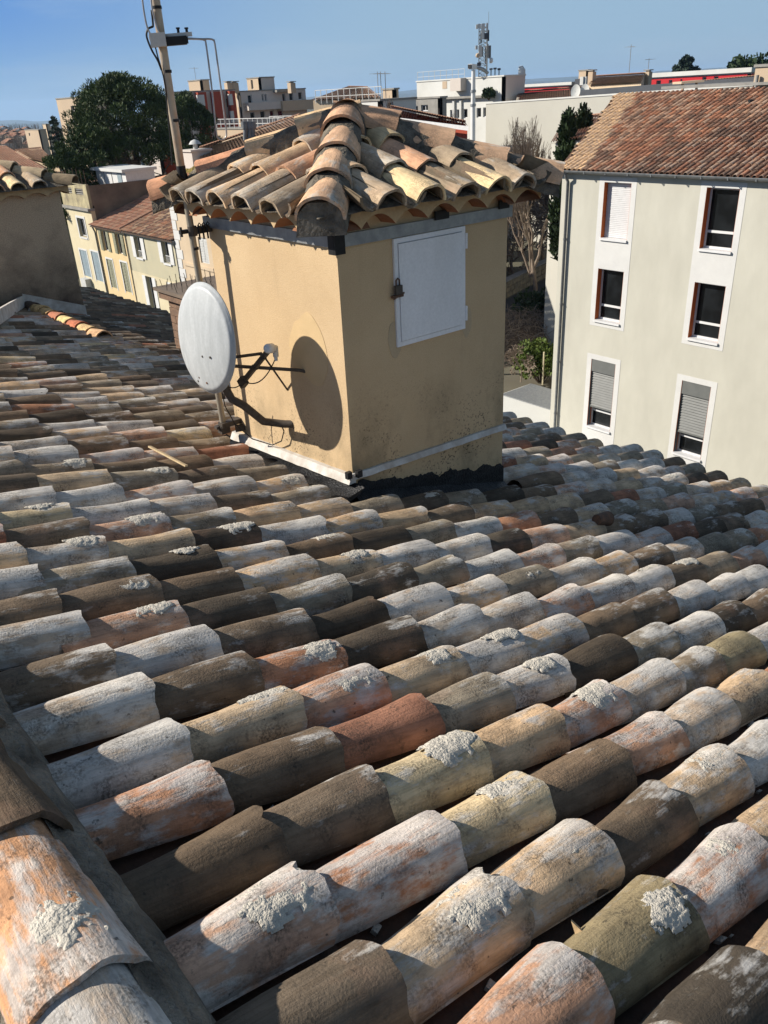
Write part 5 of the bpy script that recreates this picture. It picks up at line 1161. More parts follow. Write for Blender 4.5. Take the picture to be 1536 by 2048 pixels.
def bare_tree(name, base, H, label, seed, spread=0.5, depth=5, group=None, r0=0.12, up=0.25, mat='twig', cat='tree', nb=(2, 4), trunk=0.28, thin=0.014):
    g = random.Random(seed); root = empty(name, base, label, cat, group); mb = MB(); tw = MB()
    def grow(P, d, L, r, k):
        e = P+d*L; m = mb if k >= depth-1 else tw
        mid = (P+e)/2+TV((g.gauss(0, 1), g.gauss(0, 1), g.gauss(0, 1)))*L*0.05
        rm = max(r, thin); m.tube([P, mid, e], [rm, max(r*0.85, thin), max(r*0.68, thin*0.8)], 5 if k > 3 else 3, cap=False)
        if k == 0: return
        for _ in range(g.randint(*nb)+(1 if k == depth else 0)):
            nd = (d+TV((g.gauss(0, spread), g.gauss(0, spread), g.gauss(0, spread)+up*0.5))).normalized(); grow(P+(e-P)*g.uniform(0.55, 1.0), nd, L*g.uniform(0.58, 0.82), r*g.uniform(0.5, 0.66), k-1)
    grow(base, TV((g.gauss(0, .04), g.gauss(0, .04), 1)).normalized(), H*trunk, r0, depth)
    mb.build('trunk', M['bark'] if mat == 'dark' else M['twig'], root); tw.build('crown', M['twig'], root); return root
def cypress(base, top, rad, label, seed):
    g = random.Random(seed); root = empty('cypress', base, label, 'tree'); tr = MB(); tr.tube([base, base+TV((0, 0, (top-base.z)*0.8))], [0.15, 0.05], 6); tr.build('trunk', M['bark'], root)
    fo = MB(); H = top-base.z
    for k in range(120):
        t = g.random(); r = rad*(math.sin(math.pi*min(1, (t*0.9+0.1)))**0.6)*(1-0.55*t); ph = g.uniform(0, 6.3)
        leafcloud(fo, base+TV((math.cos(ph)*r*0.75, math.sin(ph)*r*0.75, H*(0.47+0.51*t))), rad*0.30, 60, 0.24, g, 1.8, 0.25, 1.6)
    fo.build('crown', M['cypress'], root)
def conifer(base, H, rad, label, seed, name='cedar'):
    g = random.Random(seed); root = empty(name, base, label, 'tree'); tr = MB(); fo = MB(); tr.tube([base, base+TV((0, 0, H))], [H*0.022, 0.04], 6)
    for k in range(46):
        t = k/46; z = base.z+H*(0.12+0.87*t); L = rad*(1-t)**0.85*g.uniform(0.7, 1.1)+0.15; ph = k*2.4+g.uniform(-.4, .4); d = TV((math.cos(ph), math.sin(ph), -0.08))
        a_ = TV((base.x, base.y, z)); tr.tube([a_, a_+d*L], [0.05, 0.01], 3, cap=False)
        for q in range(4): leafcloud(fo, a_+d*L*(0.35+0.22*q), L*0.15+0.12, 42, 0.05*rad+0.1, g, 0.4, 0.3, 0.2)
    tr.build('trunk', M['bark'], root); fo.build('crown', M['cedar'], root)
def bush(name, c, r, n, mat, label, seed, flat=0.8, size=0.12, cat='shrub', k=30):
    g = random.Random(seed); root = empty(name, TV((c.x, c.y, c.z-r*flat)), label, cat); fo = MB(); st = MB()
    for _ in range(k):
        d = TV((g.gauss(0, 1), g.gauss(0, 1), abs(g.gauss(0, 1)))).normalized()*g.uniform(0.4, 0.85); P = c+TV((d.x*r, d.y*r, d.z*r*flat)); leafcloud(fo, P, r*0.35, n, size, g, 0.9, 0.42, 0.3); st.tube([TV((c.x, c.y, c.z-r*flat)), P], 0.02, 4, cap=False)
    fo.build('crown', M[mat], root); st.build('stems', M['bark'], root)
# ------------------------------------------------------------------ far blocks: corner seen from the camera, lit face to the left, shaded face to the right
def block(name, label, mat, corner, ytop, D, xl, xr, wins=(), zb=GROUND, mat2=None, cat='building', depth=None, roofmat='concrete', group=None):
    """corner pixel, top pixel row and distance fix the building; xl / xr are the pixel columns of the far ends of the two faces"""
    c = at(corner, ytop, D=D); root = empty(name, TV((c.x+2, c.y+2, zb)), label, cat, group)
    yl = at(xl, ytop, X=c.x).y; xr_ = at(xr, ytop, Y=c.y).x
    A, B = FX(c.x), FY(c.y); mb = MB(); hA, hB = [], []
    for w in wins:
        F = A if w[0] == 'A' else B
        p, q = at(w[1], w[2], **({'X': c.x} if w[0] == 'A' else {'Y': c.y})), at(w[3], w[4], **({'X': c.x} if w[0] == 'A' else {'Y': c.y}))
        us = sorted((p.y, q.y) if w[0] == 'A' else (p.x, q.x)); zs = sorted((p.z, q.z)); (hA if w[0] == 'A' else hB).append((us[0], us[1], zs[0], zs[1]))
    A.wall(mb, c.y, yl, zb, c.z, hA, 0.3, 0); B.wall(mb, c.x, xr_, zb, c.z, hB, 0.3, 1 if mat2 else 0)
    mb.box(c.x+0.32, xr_-0.01, c.y+0.32, yl-0.01, zb, c.z-0.02)
    mb.build('wall', [M[mat], M[mat2 or mat]], root)
    for h in hA: win(A, root, *h, dep=0.2, mull=h[1]-h[0] > 0.9, t=0.07)
    for h in hB: win(B, root, *h, dep=0.2, mull=h[1]-h[0] > 0.9, t=0.07)
    mb = MB(); mb.box(c.x-0.08, xr_+0.08, c.y-0.08, yl+0.08, c.z, c.z+0.14); mb.build('roof_edge', M[roofmat], root)
    return root, c, A, B, yl, xr_
def pipe_cap(root, x, y, z, h=0.9, w=0.35, mat='beige'):
    mb = MB(); mb.box(x-w, x+w, y-w, y+w, z, z+h); c = mb.build('chimney', M[mat], root)
    mb = MB(); mb.box(x-w*1.2, x+w*1.2, y-w*1.2, y+w*1.2, z+h+0.1, z+h+0.2); mb.box(x-w*0.6, x+w*0.6, y-w*0.6, y+w*0.6, z+h, z+h+0.1); mb.build('chimney_cowl', M['concrete'], c)
def tv_antenna(base, h, label, yaw=0.4, bars=5, group=None):
    mb = MB(); root = empty('tv_antenna', base, label, 'antenna', group); mb.tube([base, base+TV((0, 0, h))], 0.03, 5); mb.build('pole', M['alu'], root); mb = MB()
    d = TV((math.cos(yaw), math.sin(yaw), 0)); s = TV((-d.y, d.x, 0)); t = base+TV((0, 0, h*0.92)); mb.tube([t-d*0.7, t+d*0.7], 0.02, 4)
    for k in range(bars): q = t+d*(-0.6+1.2*k/(bars-1)); mb.tube([q-s*(0.5-0.06*k), q+s*(0.5-0.06*k)], 0.012, 4)
    mb.build('elements', M['alu'], root)
# beige block behind the pines
bb, c, *_ = block('beige_block', 'plain beige apartment block with one small window behind the pines', 'beige', 172, 194, 120, 111, 215, [('A', 141, 212, 150, 222), ('A', 141, 240, 150, 250)])
b = at(112, 262, D=128); b.z = GROUND; conifer(b, 12.6, 2.6, 'dark cedar beside the beige apartment block', 4)
# greige apartment block: shaded face towards us
ap_, c, A, B, yl, xr_ = block('apartment_block', 'long greige apartment block with roof terrace and penthouse', 'beige', 476, 184, 128, 455, 611,
    [('B', *w) for w in ((495, 190, 505, 207), (523, 188, 528, 202), (529, 188, 534, 202), (564, 187, 572, 207), (578, 185, 587, 201), (596, 184, 605, 199), (500, 224, 511, 240), (520, 222, 531, 237), (539, 221, 549, 236), (555, 219, 567, 236), (475, 191, 484, 214))], mat2='flatgrey')
mb = MB(); yb_ = c.y; q0, q1 = at(553, 208, Y=yb_), at(617, 215, Y=yb_)
mb.box(q0.x, q1.x, yb_-1.6, yb_-0.005, q1.z-0.25, q0.z+0.35); mb.build('balcony_parapet', M['beige'], ap_)
q0, q1 = at(488, 210, Y=yb_), at(553, 213, Y=yb_); mb = MB(); mb.box(q0.x, q1.x, yb_-1.2, yb_-0.005, q1.z-0.3, q0.z+0.25); mb.build('balcony_parapet', M['flatgrey'], ap_)
q0, q1 = at(546, 181, Y=yb_), at(576, 183, Y=yb_); mb = MB(); mb.box(q0.x, q1.x, yb_-1.0, yb_-0.005, q1.z-0.05, q0.z+0.05); mb.build('awning', M['concrete'], ap_)
ph, pc, *_ = block('penthouse', 'small flat roofed stair house on the greige block roof', 'beige', 518, 156, 131, 493, 548, [('A', 501, 160, 507, 178)], zb=c.z+0.1, mat2='flatgrey')
ph2, pc2, *_ = block('stair_house', 'beige stair house with aerial left of the red stairwell', 'beige', 401, 161, 131, 376, 418, [], zb=c.z-2)
for x, d in ((457, 128), (469, 128), (583, 130)): q = at(x, 172, D=d); pipe_cap(ap_, q.x, q.y, q.z-0.9, 1.3, 0.42)
tv_antenna(at(392, 160, D=133), 1.6, 'thin aerial on the beige stair house', 0.3)
lw, c2, A2, B2, _, x2 = block('red_apartment_block', 'apartment block with dark red stairwells and glazed balconies', 'flatgrey', 340, 186, 122, 336, 470, [('B', *w) for w in ((431, 195, 438, 205), (434, 224, 442, 236), (452, 196, 460, 215))], mat2='flatgrey')
for xa, xb, ya in ((395, 412, 184), (426, 446, 184), (459, 470, 186)):
    p, q = at(xa, ya, Y=c2.y-0.9), at(xb, ya, Y=c2.y-0.9)
    for zz0, zz1 in ((-2.0, 1.35), (-6, -2.6), (-13, -6.6)):
        mb = MB(); mb.box(p.x, q.x, c2.y-0.9, c2.y-0.01, zz0, zz1); mb.build('stairwell', M['redblock'], lw)
for xa, xb, ya, yb2 in ((394, 411, 190, 212), (457, 467, 188, 210), (461, 470, 222, 245)):
    p, q = at(xa, ya, Y=c2.y-1.2), at(xb, yb2, Y=c2.y-1.2); mb = MB(); mb.box(p.x, q.x, c2.y-1.2, c2.y-0.91, q.z, p.z); mb.build('glazed_balcony', M['telwhite'], lw)
rb, c3, A3, B3, _, _ = block('dark_red_block', 'dark red block with small windows seen between the pine trunks', 'flatgrey', 312, 258, 90, 286, 352, [('B', 319, 284, 326, 296), ('B', 323, 307, 330, 319), ('B', 327, 345, 336, 357), ('B', 334, 268, 342, 292), ('B', 338, 306, 346, 330), ('A', 290, 285, 300, 305), ('A', 291, 318, 303, 335)], mat2='redblock')
mb = MB(); p, q = at(279, 292, D=86), at(292, 352, D=86); mb.tube([TV((p.x, p.y, p.z)), TV((p.x+0.1, p.y, q.z-4))], 0.22, 8); mb.build('blue_pipe', M['blueshut'], rb)
# white telecom building with lattice tower
te, c4, A4, B4, yl4, xr4 = block('white_telecom_building', 'white flat roofed telecom building below the lattice tower', 'telwhite', 1008, 153, 95, 833, 1050,
    [('A', *w) for w in ((900, 220, 909, 236), (913, 219, 922, 237), (926, 218, 935, 236), (953, 216, 962, 235), (966, 215, 972, 234))], mat2='flatgrey', roofmat='telwhite')
mb = MB(); p, q = at(875, 197, X=c4.x), at(985, 187, X=c4.x); mb.box(c4.x-0.5, c4.x-0.01, q.y, p.y, p.z-0.1, p.z+0.12); mb.build('ledge', M['concrete'], te)
for x in (911, 925): p = at(x, 198, X=c4.x); mb = MB(); mb.box(c4.x-0.22, c4.x-0.02, p.y, p.y+0.3, p.z-3.6, p.z-0.1); mb.build('pilaster', M['ac'], te)
p, q = at(912, 157, X=c4.x), at(933, 181, X=c4.x); mb = MB(); mb.box(c4.x-0.9, c4.x-0.02, q.y, p.y, q.z, p.z); mb.build('plant_cabinet', M['flatgrey'], te)
p, q = at(885, 163, X=c4.x), at(894, 177, X=c4.x); mb = MB(); mb.box(c4.x-0.03, c4.x-0.005, q.y, p.y, q.z, p.z); mb.build('vent_grille', M['beige'], te)
mb = MB()
for k in range(9): y = c4.y+6+k*0.95; mb.tube([(c4.x+0.3, y, c4.z), (c4.x+0.3, y, c4.z+1.0)], 0.025, 4)
for h in (0.5, 1.0): mb.tube([(c4.x+0.3, c4.y+6, c4.z+h), (c4.x+0.3, c4.y+13.6, c4.z+h)], 0.025, 4)
mb.build('roof_railing', M['ac'], te)
tw = at(968, 150, D=97); tw.z = c4.z+0.1
to = empty('telecom_tower', tw, 'lattice telecom tower bristling with white panel antennas', 'antenna tower')
TH = at(968, 47, D=97).z-tw.z; mb = MB(); legs = [TV((0.55*math.cos(a), 0.55*math.sin(a), 0)) for a in (0.3, 2.39, 4.49)]
for l_ in legs: mb.tube([tw+l_, tw+l_+TV((0, 0, TH))], 0.055, 5)
for k in range(14):
    z0, z1 = TH*k/14, TH*(k+1)/14
    for a in range(3): mb.tube([tw+legs[a]+TV((0, 0, z0)), tw+legs[(a+1) % 3]+TV((0, 0, z1))], 0.03, 4); mb.tube([tw+legs[a]+TV((0, 0, z0)), tw+legs[(a+1) % 3]+TV((0, 0, z0))], 0.025, 4)
mb.tube([tw+TV((0.3, -0.3, TH)), tw+TV((0.3, -0.3, TH+1.0))], 0.02, 4); mb.build('lattice', M['gutter'], to)
g = random.Random(6)
def panel(px, y0, y1, w, mat='telwhite', dd=-0.8):
    p, q = at(px, y0, D=97+dd), at(px, y1, D=97+dd); mb = MB(); e = TV((CR[0], CR[1], 0)).normalized()*w; f = TV((fwd[0], fwd[1], 0)).normalized()*0.09
    mb.obox((p+q)/2, e, f, TV((0, 0, (p.z-q.z)/2))); mb.build('panel_antenna', M[mat], to)
for a in ((954, 49, 58, 0.1), (958, 48, 56, 0.17), (966, 47, 79, 0.17), (974.5, 47, 64, 0.1, 'ac'), (976, 60, 82, 0.12, 'anthracite', 0.5), (953, 91, 99, 0.12), (960.5, 90, 114, 0.16), (972, 66, 78, 0.18, 'anthracite'), (975, 88, 116, 0.1, 'ac', 0.4), (979.5, 91, 117, 0.12, 'gutter', 0.3), (962, 66, 86, 0.08, 'gutter'), (964, 94, 112, 0.1, 'anthracite', .4), (958, 125, 132, 0.2, 'anthracite'), (972, 95, 128, 0.1, 'anthracite', .6)): panel(*a)
def drum(P, d, r, mat, root, name='drum_dish', t=0.35):
    mb = MB(); mb.tube([P, P+d*t*0.6, P+d*t], [r*0.95, r, r*0.6], 20); mb.build(name, M[mat], root)
drum(at(955, 111, D=96.2), TV((-0.5, -0.6, 0)).normalized(), 0.22, 'beige', to); drum(at(979, 121, D=96.4), TV((0.6, -0.6, 0)).normalized(), 0.26, 'ac', to)
for x, y, h in ((982, 145, 0.8), (990, 144, 0.8), (998, 147, 1.0)):
    p = at(x, y, D=97); mb = MB(); mb.tube([TV((p.x, p.y, c4.z)), p+TV((0, 0, h*0.5))], 0.06, 6); mb.tube([p+TV((0, 0, h*0.3)), p+TV((0, 0, h*0.5))], 0.17, 8); mb.build('roof_mast', M['anthracite'], te)
dd_ = empty('microwave_dish', at(1038, 160, D=98), 'big white drum dish on the end of the telecom building roof', 'dish')
drum(at(1037, 152, D=98), TV((0.45, -0.55, 0.0)).normalized(), 0.95, 'telwhite', dd_, 'drum', 0.7); mb = MB(); mb.tube([at(1036, 152, D=98.3), at(1030, 172, D=98.3)], 0.09, 6); mb.build('bracket', M['gutter'], dd_)
b = at(978, 190, X=c4.x-0.6); bush('ivy', b, 0.65, 60, 'shrub', 'dark ivy hanging on the telecom building corner', 8, 0.8, 0.2)
# CCTV pole
cp = at(946, 262, D=40); cp.z = GROUND; cc = empty('camera_pole', cp, 'white pole carrying a boxy white surveillance camera', 'camera pole')
ct = at(947, 140, D=40); mb = MB(); mb.tube([cp, TV((cp.x, cp.y, ct.z-1.6)), TV((ct.x, ct.y, ct.z))], [0.11, 0.105, 0.085], 12); mb.build('pole', M['white'], cc)
p, q = at(940, 133, D=39.9), at(950, 134, D=40.1); mb = MB(); mb.obox((p+q)/2, (q-p)/2, TV((0.0, 0.12, 0)), TV((0, 0, 0.095))); hd_ = mb.build('camera_body', M['white'], cc)
mb = MB(); mb.obox(p-(q-p)*0.06, (q-p)*0.06, TV((0, 0.095, 0)), TV((0, 0, 0.075))); mb.build('lens_hood', M['black'], hd_)
mb = MB(); mb.tube([at(950, 135, D=40.1), at(963, 137, D=40.2), at(976, 146, D=40.4)], 0.06, 8); mb.build('arm', M['zinc'], cc)
for y in (185, 213): p = at(945.5, y, D=40); mb = MB(); mb.tube([TV((cp.x, cp.y, p.z)), TV((cp.x, cp.y, p.z+0.1))], 0.125, 12); mb.build('pole_band', M['zinc'], cc)
# long cream building (blank wall)
w0, w1_ = at(972, 208, D=85), at(1600, 165, D=66)
lwb = empty('long_cream_building', (60, 45, GROUND), 'long blank cream walled building behind the bare garden trees', 'building')
mb = MB(); bk = TV((14, 6, 0)); mb.hexa([TV((w0.x, w0.y, GROUND)), TV((w1_.x, w1_.y, GROUND)), TV((w1_.x, w1_.y, GROUND))+bk, TV((w0.x, w0.y, GROUND))+bk, w0, w1_, w1_+bk, w0+bk]); mb.build('wall', M['longcream'], lwb)
nrm_ = (w1_-w0).cross(TV((0, 0, 1))).normalized(); nrm_ = nrm_ if nrm_.x < 0 else -nrm_
mb = MB(); mb.hexa([w0+nrm_*0.06, w1_+nrm_*0.06, w1_+bk*0.05, w0+bk*0.05]+[p+TV((0, 0, 0.12)) for p in (w0+nrm_*0.06, w1_+nrm_*0.06, w1_+bk*0.05, w0+bk*0.05)]); mb.build('coping', M['telwhite'], lwb)
a_ = w0+(w1_-w0)*0.36; mb = MB(); b2 = w1_; mb.hexa([a_+bk*0.12, b2+bk*0.12, b2+bk*0.2, a_+bk*0.2]+[p+TV((0, 0, 0.55)) for p in (a_+bk*0.12, b2+bk*0.12, b2+bk*0.2, a_+bk*0.2)]); mb.build('roof_upstand', M['anthracite'], lwb)
for x, y in ((1151, 183), (1169, 182)):
    P = at(x, y, D=82); r_ = empty('roof_dish', P+TV((0, 0, -0.5)), 'white oval dish, one of two on the long cream roof', 'satellite dish', 'pair of dishes on the long cream roof'); f_ = TV((-0.9, -0.42, 0.25)).normalized(); e1 = f_.cross(TV((0, 0, 1))).normalized(); e2 = e1.cross(f_); mb = MB()
    mb.grid([[P+e1*(r*0.42*math.cos(t*math.pi/12))+e2*(r*0.58*math.sin(t*math.pi/12))-f_*0.09*(1-r*r) for t in range(24)] for r in (0.001, 0.5, 0.8, 1.0)], 0, True, True); mb.build('reflector', M['telwhite'], r_); mb = MB(); mb.tube([P-f_*0.1, P-f_*0.2-TV((0, 0, 0.7))], 0.03, 5); mb.build('stand', M['gutter'], r_)
# background roofs right of the tower
def house_roof(name, label, mat, wallmat, pe0, pe1, pr0, pr1, D0, D1, Dr0, Dr1, group=None):
    """pixel corners of a roof plane: eaves ends and ridge ends with their distances"""
    a, b, c, d = at(*pe0, D=D0), at(*pe1, D=D1), at(*pr1, D=Dr1), at(*pr0, D=Dr0)
    root = empty(name, TV(((a.x+b.x)/2, (a.y+b.y)/2, GROUND)), label, 'house', group); mb = MB(); rib_roof(mb, a, b, c, d, 0.24); mb.build('roof', M[mat], root)
    mb = MB(); i0, i1 = a+(d-a)*0.05, b+(c-b)*0.05; dz = TV((0, 0, -0.15)); lo_ = lambda p: TV((p.x, p.y, GROUND))
    mb.hexa([lo_(i0), lo_(i1), lo_(c), lo_(d), i0+dz, i1+dz, c+dz, d+dz]); mb.build('wall', M[wallmat], root)
    mb = MB(); mb.tube([d, c], 0.09, 8); mb.build('ridge_tiles', M['ridgeclay'], root); return root
house_roof('lattice_tiled_house', 'red brown tiled roof just behind the two white roof dishes', 'rib', 'longcream', (1030, 206), (1185, 199), (1036, 183), (1180, 173), 88, 86, 100, 98)
oh = house_roof('old_tiled_house', 'old house with mottled orange roof above the long cream wall', 'rib_old', 'pinkhouse', (1176, 170), (1282, 164), (1190, 152), (1290, 146), 96, 90, 106, 100)
for x in (1184, 1296): q = at(x, 152, D=100); pipe_cap(oh, q.x, q.y, q.z-1.2, 1.6, 0.3)
tv_antenna(at(1258, 146, D=100), 2.6, 'tall thin aerial above the mottled orange roof', 0.2); tv_antenna(at(1296, 143, D=100), 1.2, 'short aerial on the chimney of the mottled orange roof', 0.9)
rc_, c5, _, _, yl5, xr5 = block('red_clad_building', 'long building clad in crimson panels with white roof edge', 'redpanel', 1500, 147, 118, 1296, 1530, [('A', *w) for w in ((1313, 161, 1321, 172), (1338, 160, 1344, 168), (1361, 158, 1364, 167), (1405, 154, 1412, 163), (1428, 153, 1436, 161))], roofmat='telwhite', mat2='redpanel')
mb = MB(); mb.box(c5.x-0.3, xr5, c5.y-0.3, yl5+0.3, c5.z+0.15, c5.z+0.65); mb.build('roof_band', M['telwhite'], rc_)
rc2, c5, _, _, yl5, xr5 = block('red_clad_annex', 'low crimson clad annex with white roof edge above the lattice tiled roof', 'redpanel', 1142, 172, 125, 1036, 1150, [], roofmat='telwhite', mat2='redpanel')
mb = MB(); mb.box(c5.x-0.3, xr5, c5.y-0.3, yl5+0.3, c5.z+0.15, c5.z+0.5); mb.build('roof_band', M['telwhite'], rc2)
house_roof('tiled_shed', 'low red tiled roof in front of the crimson building', 'rib', 'longcream', (1335, 176), (1480, 166), (1340, 168), (1510, 152), 84, 80, 92, 88)
bw = empty('roof_frame', at(1372, 195, D=60), 'cream metal frame with flat top on the long cream roof', 'roof frame'); mb = MB(); 
for x in (1365, 1393): p, q = at(x, 164, D=66), at(x, 190, D=66); mb = MB(); mb.tube([p, q], 0.09, 4); mb.build('post', M['beige'], bw)
p, q = at(1354, 166, D=66), at(1399, 162, D=66); mb = MB(); mb.obox((p+q)/2, (q-p)/2, TV((0.4, 0.6, 0)), TV((0, 0, 0.07))); mb.build('top', M['beige'], bw)
rbk, c6, *_ = block('beige_corner_building', 'beige rendered building end with grey cornice and drainpipe', 'beige', 1590, 130, 55, 1512, 1640, [], roofmat='concrete')
mb = MB(); p = at(1515, 150, X=c6.x-0.2); mb.tube([p, TV((p.x, p.y, p.z-6))], 0.1, 8); mb.build('drainpipe', M['concrete'], rbk)
mb = MB(); mb.box(c6.x-0.3, c6.x+6, c6.y-0.1, c6.y+8, c6.z-0.9, c6.z-0.75); mb.build('cornice', M['concrete'], rbk)
oc, c7, *_ = block('roof_plant_room', 'small orange beige plant room with aerials above distant roofs', 'beige', 1176, 141, 125, 1158, 1184, [], zb=-1.5)
mb = MB(); p = at(1150, 158, D=124); mb.box(p.x, p.x+4, p.y-3, p.y, -3.2, p.z); mb.build('plant_boxes', M['anthracite'], oc)
for x in (1160, 1166, 1172): p = at(x, 158, D=120); mb = MB(); mb.box(p.x, p.x+0.7, p.y-.5, p.y, p.z-0.7, p.z+0.25); mb.build('fan_unit', M['ac'], oc)
b = at(1368, 165, D=190); b.z = GROUND; conifer(b, b.z*-1+at(1368, 110, D=190).z, 9.5, 'cedar rising above the crimson building', 21)
b = at(1540, 165, D=100); b.z = GROUND; conifer(b, 13+at(1540, 78, D=100).z, 3.2, 'dark conifer behind the beige building end', 22, 'conifer')
b = at(1422, 160, D=180); b.z = GROUND; bare_tree('bare_tree', b, 17, 'rounded leafless tree on the skyline beside the cedar', 31, 0.45, 6, None, 0.25)
b = at(1497, 152, D=150); bush('round_tree', b, 4.0, 80, 'shrub', 'round green treetop beside the beige building end', 23, 0.6, 0.5, 'tree')
# houses around the turret cap
hr = house_roof('brown_hip_house', 'house with broad brown hipped roof behind the turret apex', 'rib_brown', 'pinkhouse', (622, 200), (765, 195), (697, 173), (735, 174), 102, 98, 108, 106)
nl = house_roof('near_brown_house', 'near brown tiled roof just behind the turret left hip', 'rib_brown', 'pinkhouse', (400, 318), (640, 250), (400, 295), (600, 229), 58, 54, 68, 64)
sr = house_roof('red_wall_house', 'small house with red wall and brown tiles behind the right hip', 'rib', 'redblock', (770, 232), (935, 252), (780, 212), (930, 243), 60, 55, 68, 63)
mb = MB(); p, q = at(770, 236, D=59.3), at(937, 257, D=54.3); mb.obox((p+q)/2, (q-p)/2, TV((0.08, 0.08, 0)), TV((0, 0, 0.12))); mb.build('fascia', M['white'], sr)
tb, c8, *_ = block('terrace_block', 'pinkish flat block with white terrace railings behind the near roof', 'beige', 566, 258, 84, 432, 600, [])
mb = MB()
for k in range(15): P = TV((c8.x+0.1, c8.y+k*0.9, c8.z)); mb.tube([P, P+TV((0, 0, 0.95))], 0.035, 4)
for h in (0.5, 0.95): mb.tube([TV((c8.x+0.1, c8.y, c8.z+h)), TV((c8.x+0.1, c8.y+12.6, c8.z+h))], 0.035, 4)
for k in range(9): P = TV((c8.x+4.5, c8.y+2+k*0.9, c8.z)); mb.tube([P, P+TV((0, 0, 0.95))], 0.035, 4)
mb.tube([TV((c8.x+4.5, c8.y+2, c8.z+.95)), TV((c8.x+4.5, c8.y+9.2, c8.z+.95))], 0.035, 4); mb.build('terrace_railing', M['white'], tb)
fl = empty('chimney_flues', at(495, 285, D=60), 'cluster of grey flue pipes with cowls behind the turret hip', 'flue')
for dx_ in (489, 498, 504): p, q = at(dx_, 243, D=60), at(dx_+1, 292, D=60); mb = MB(); mb.tube([q, TV((p.x, p.y, p.z-0.5)), p], 0.15, 8); mb.tube([p-TV((0, 0, 0.42)), p], 0.25, 8); mb.build('flue_pipe', M['gutter'], fl)
sm = empty('cowled_chimney', at(392, 340, D=60), 'grey rendered chimney with round metal cowl beside the mast', 'chimney'); p = at(392, 302, D=60); mb = MB(); mb.box(p.x-0.7, p.x+0.7, p.y-0.7, p.y+0.7, p.z-7, p.z); mb.box(p.x-0.8, p.x+0.8, p.y-0.8, p.y+0.8, p.z+0.002, p.z+0.12); mb.build('stack', M['flatgrey'], sm); mb = MB(); mb.tube([p, p+TV((0, 0, 0.45))], 0.16, 8); mb.tube([p+TV((0, 0, 0.42)), p+TV((0, 0, 0.62)), p+TV((0, 0, 0.7))], [0.42, 0.26, 0.04], 10); mb.build('cowl', M['ac'], sm)
wh, c9, *_ = block('low_white_building', 'low white building with roof railings below the telecom building', 'telwhite', 760, 202, 70, 700, 832, [('B', 775, 204, 787, 214)], mat2='telwhite')
mb = MB()
for k in range(12): P = TV((c9.x+0.2, c9.y+k*0.8, c9.z)); mb.tube([P, P+TV((0, 0, 1))], 0.03, 4)
for h in (0.5, 1.0): mb.tube([TV((c9.x+.2, c9.y, c9.z+h)), TV((c9.x+.2, c9.y+8.8, c9.z+h))], 0.03, 4)
mb.build('roof_railing', M['ac'], wh)
for x in (757, 763, 772): tv_antenna(at(x, 196, D=74), 1.9, 'thin aerial in a row of three on the low white building', 0.5, 4, 'aerials on the low white building')
gp, c10, *_ = block('grey_annex', 'grey rendered annex with winter creeper in front of the telecom building', 'concrete', 880, 196, 80, 808, 893, [('A', 822, 212, 836, 224), ('A', 842, 210, 856, 222)], mat2='concrete')
oj, c11, *_ = block('orange_plant_room', 'small orange roof room beside the brown hipped roof', 'beige', 788, 179, 85, 765, 797, [], zb=-2)
for x, y, h, sd in ((800, 250, 15.0, 41), (868, 255, 15.6, 42), (846, 255, 15.2, 43)):
    b = at(x, y, D=66 if x > 810 else 64); b.z = GROUND; bare_tree('bare_tree', b, h, 'leafless slender tree in front of the grey annex', sd, 0.28, 6, 'leafless trees in front of the grey annex', 0.12, 0.6, thin=0.016)
# left: red roofs below the hills, distant houses
house_roof('red_ridge_house', 'red tiled house with pale ridge beyond the sooty turret', 'rib', 'pinkhouse', (-40, 345), (92, 336), (-60, 292), (14, 293), 84, 82, 102, 100)
house_roof('pink_roof_house', 'pinkish tiled roof meeting the red roof beside the pine', 'rib_old', 'pinkhouse', (62, 318), (120, 334), (30, 300), (82, 295), 96, 90, 112, 112)
house_roof('brown_roof_house', 'long brown tiled roof below the pines behind the terrace', 'rib_brown', 'stain', (100, 372), (235, 362), (104, 345), (190, 346), 76, 74, 84, 84)
house_roof('orange_gable_house', 'orange tiled gable roof half hidden by pine trunks', 'rib_old', 'pinkhouse', (222, 345), (282, 358), (218, 320), (240, 318), 84, 80, 92, 92)
house_roof('far_low_roof', 'dark low tiled roof right of the pines', 'rib_brown', 'flatgrey', (280, 372), (345, 375), (290, 362), (345, 362), 66, 64, 71, 71)
g = random.Random(44)
ob, *_ = block('orange_far_house', 'salmon orange house among winter trees below the hills', 'beige', 77, 260, 230, 49, 92, [('A', 57, 266, 61, 272)], zb=-25)
block('pink_far_house', 'small pink house on the slope left of the cedar', 'pinkhouse', 92, 249, 260, 85, 100, [], zb=-30)
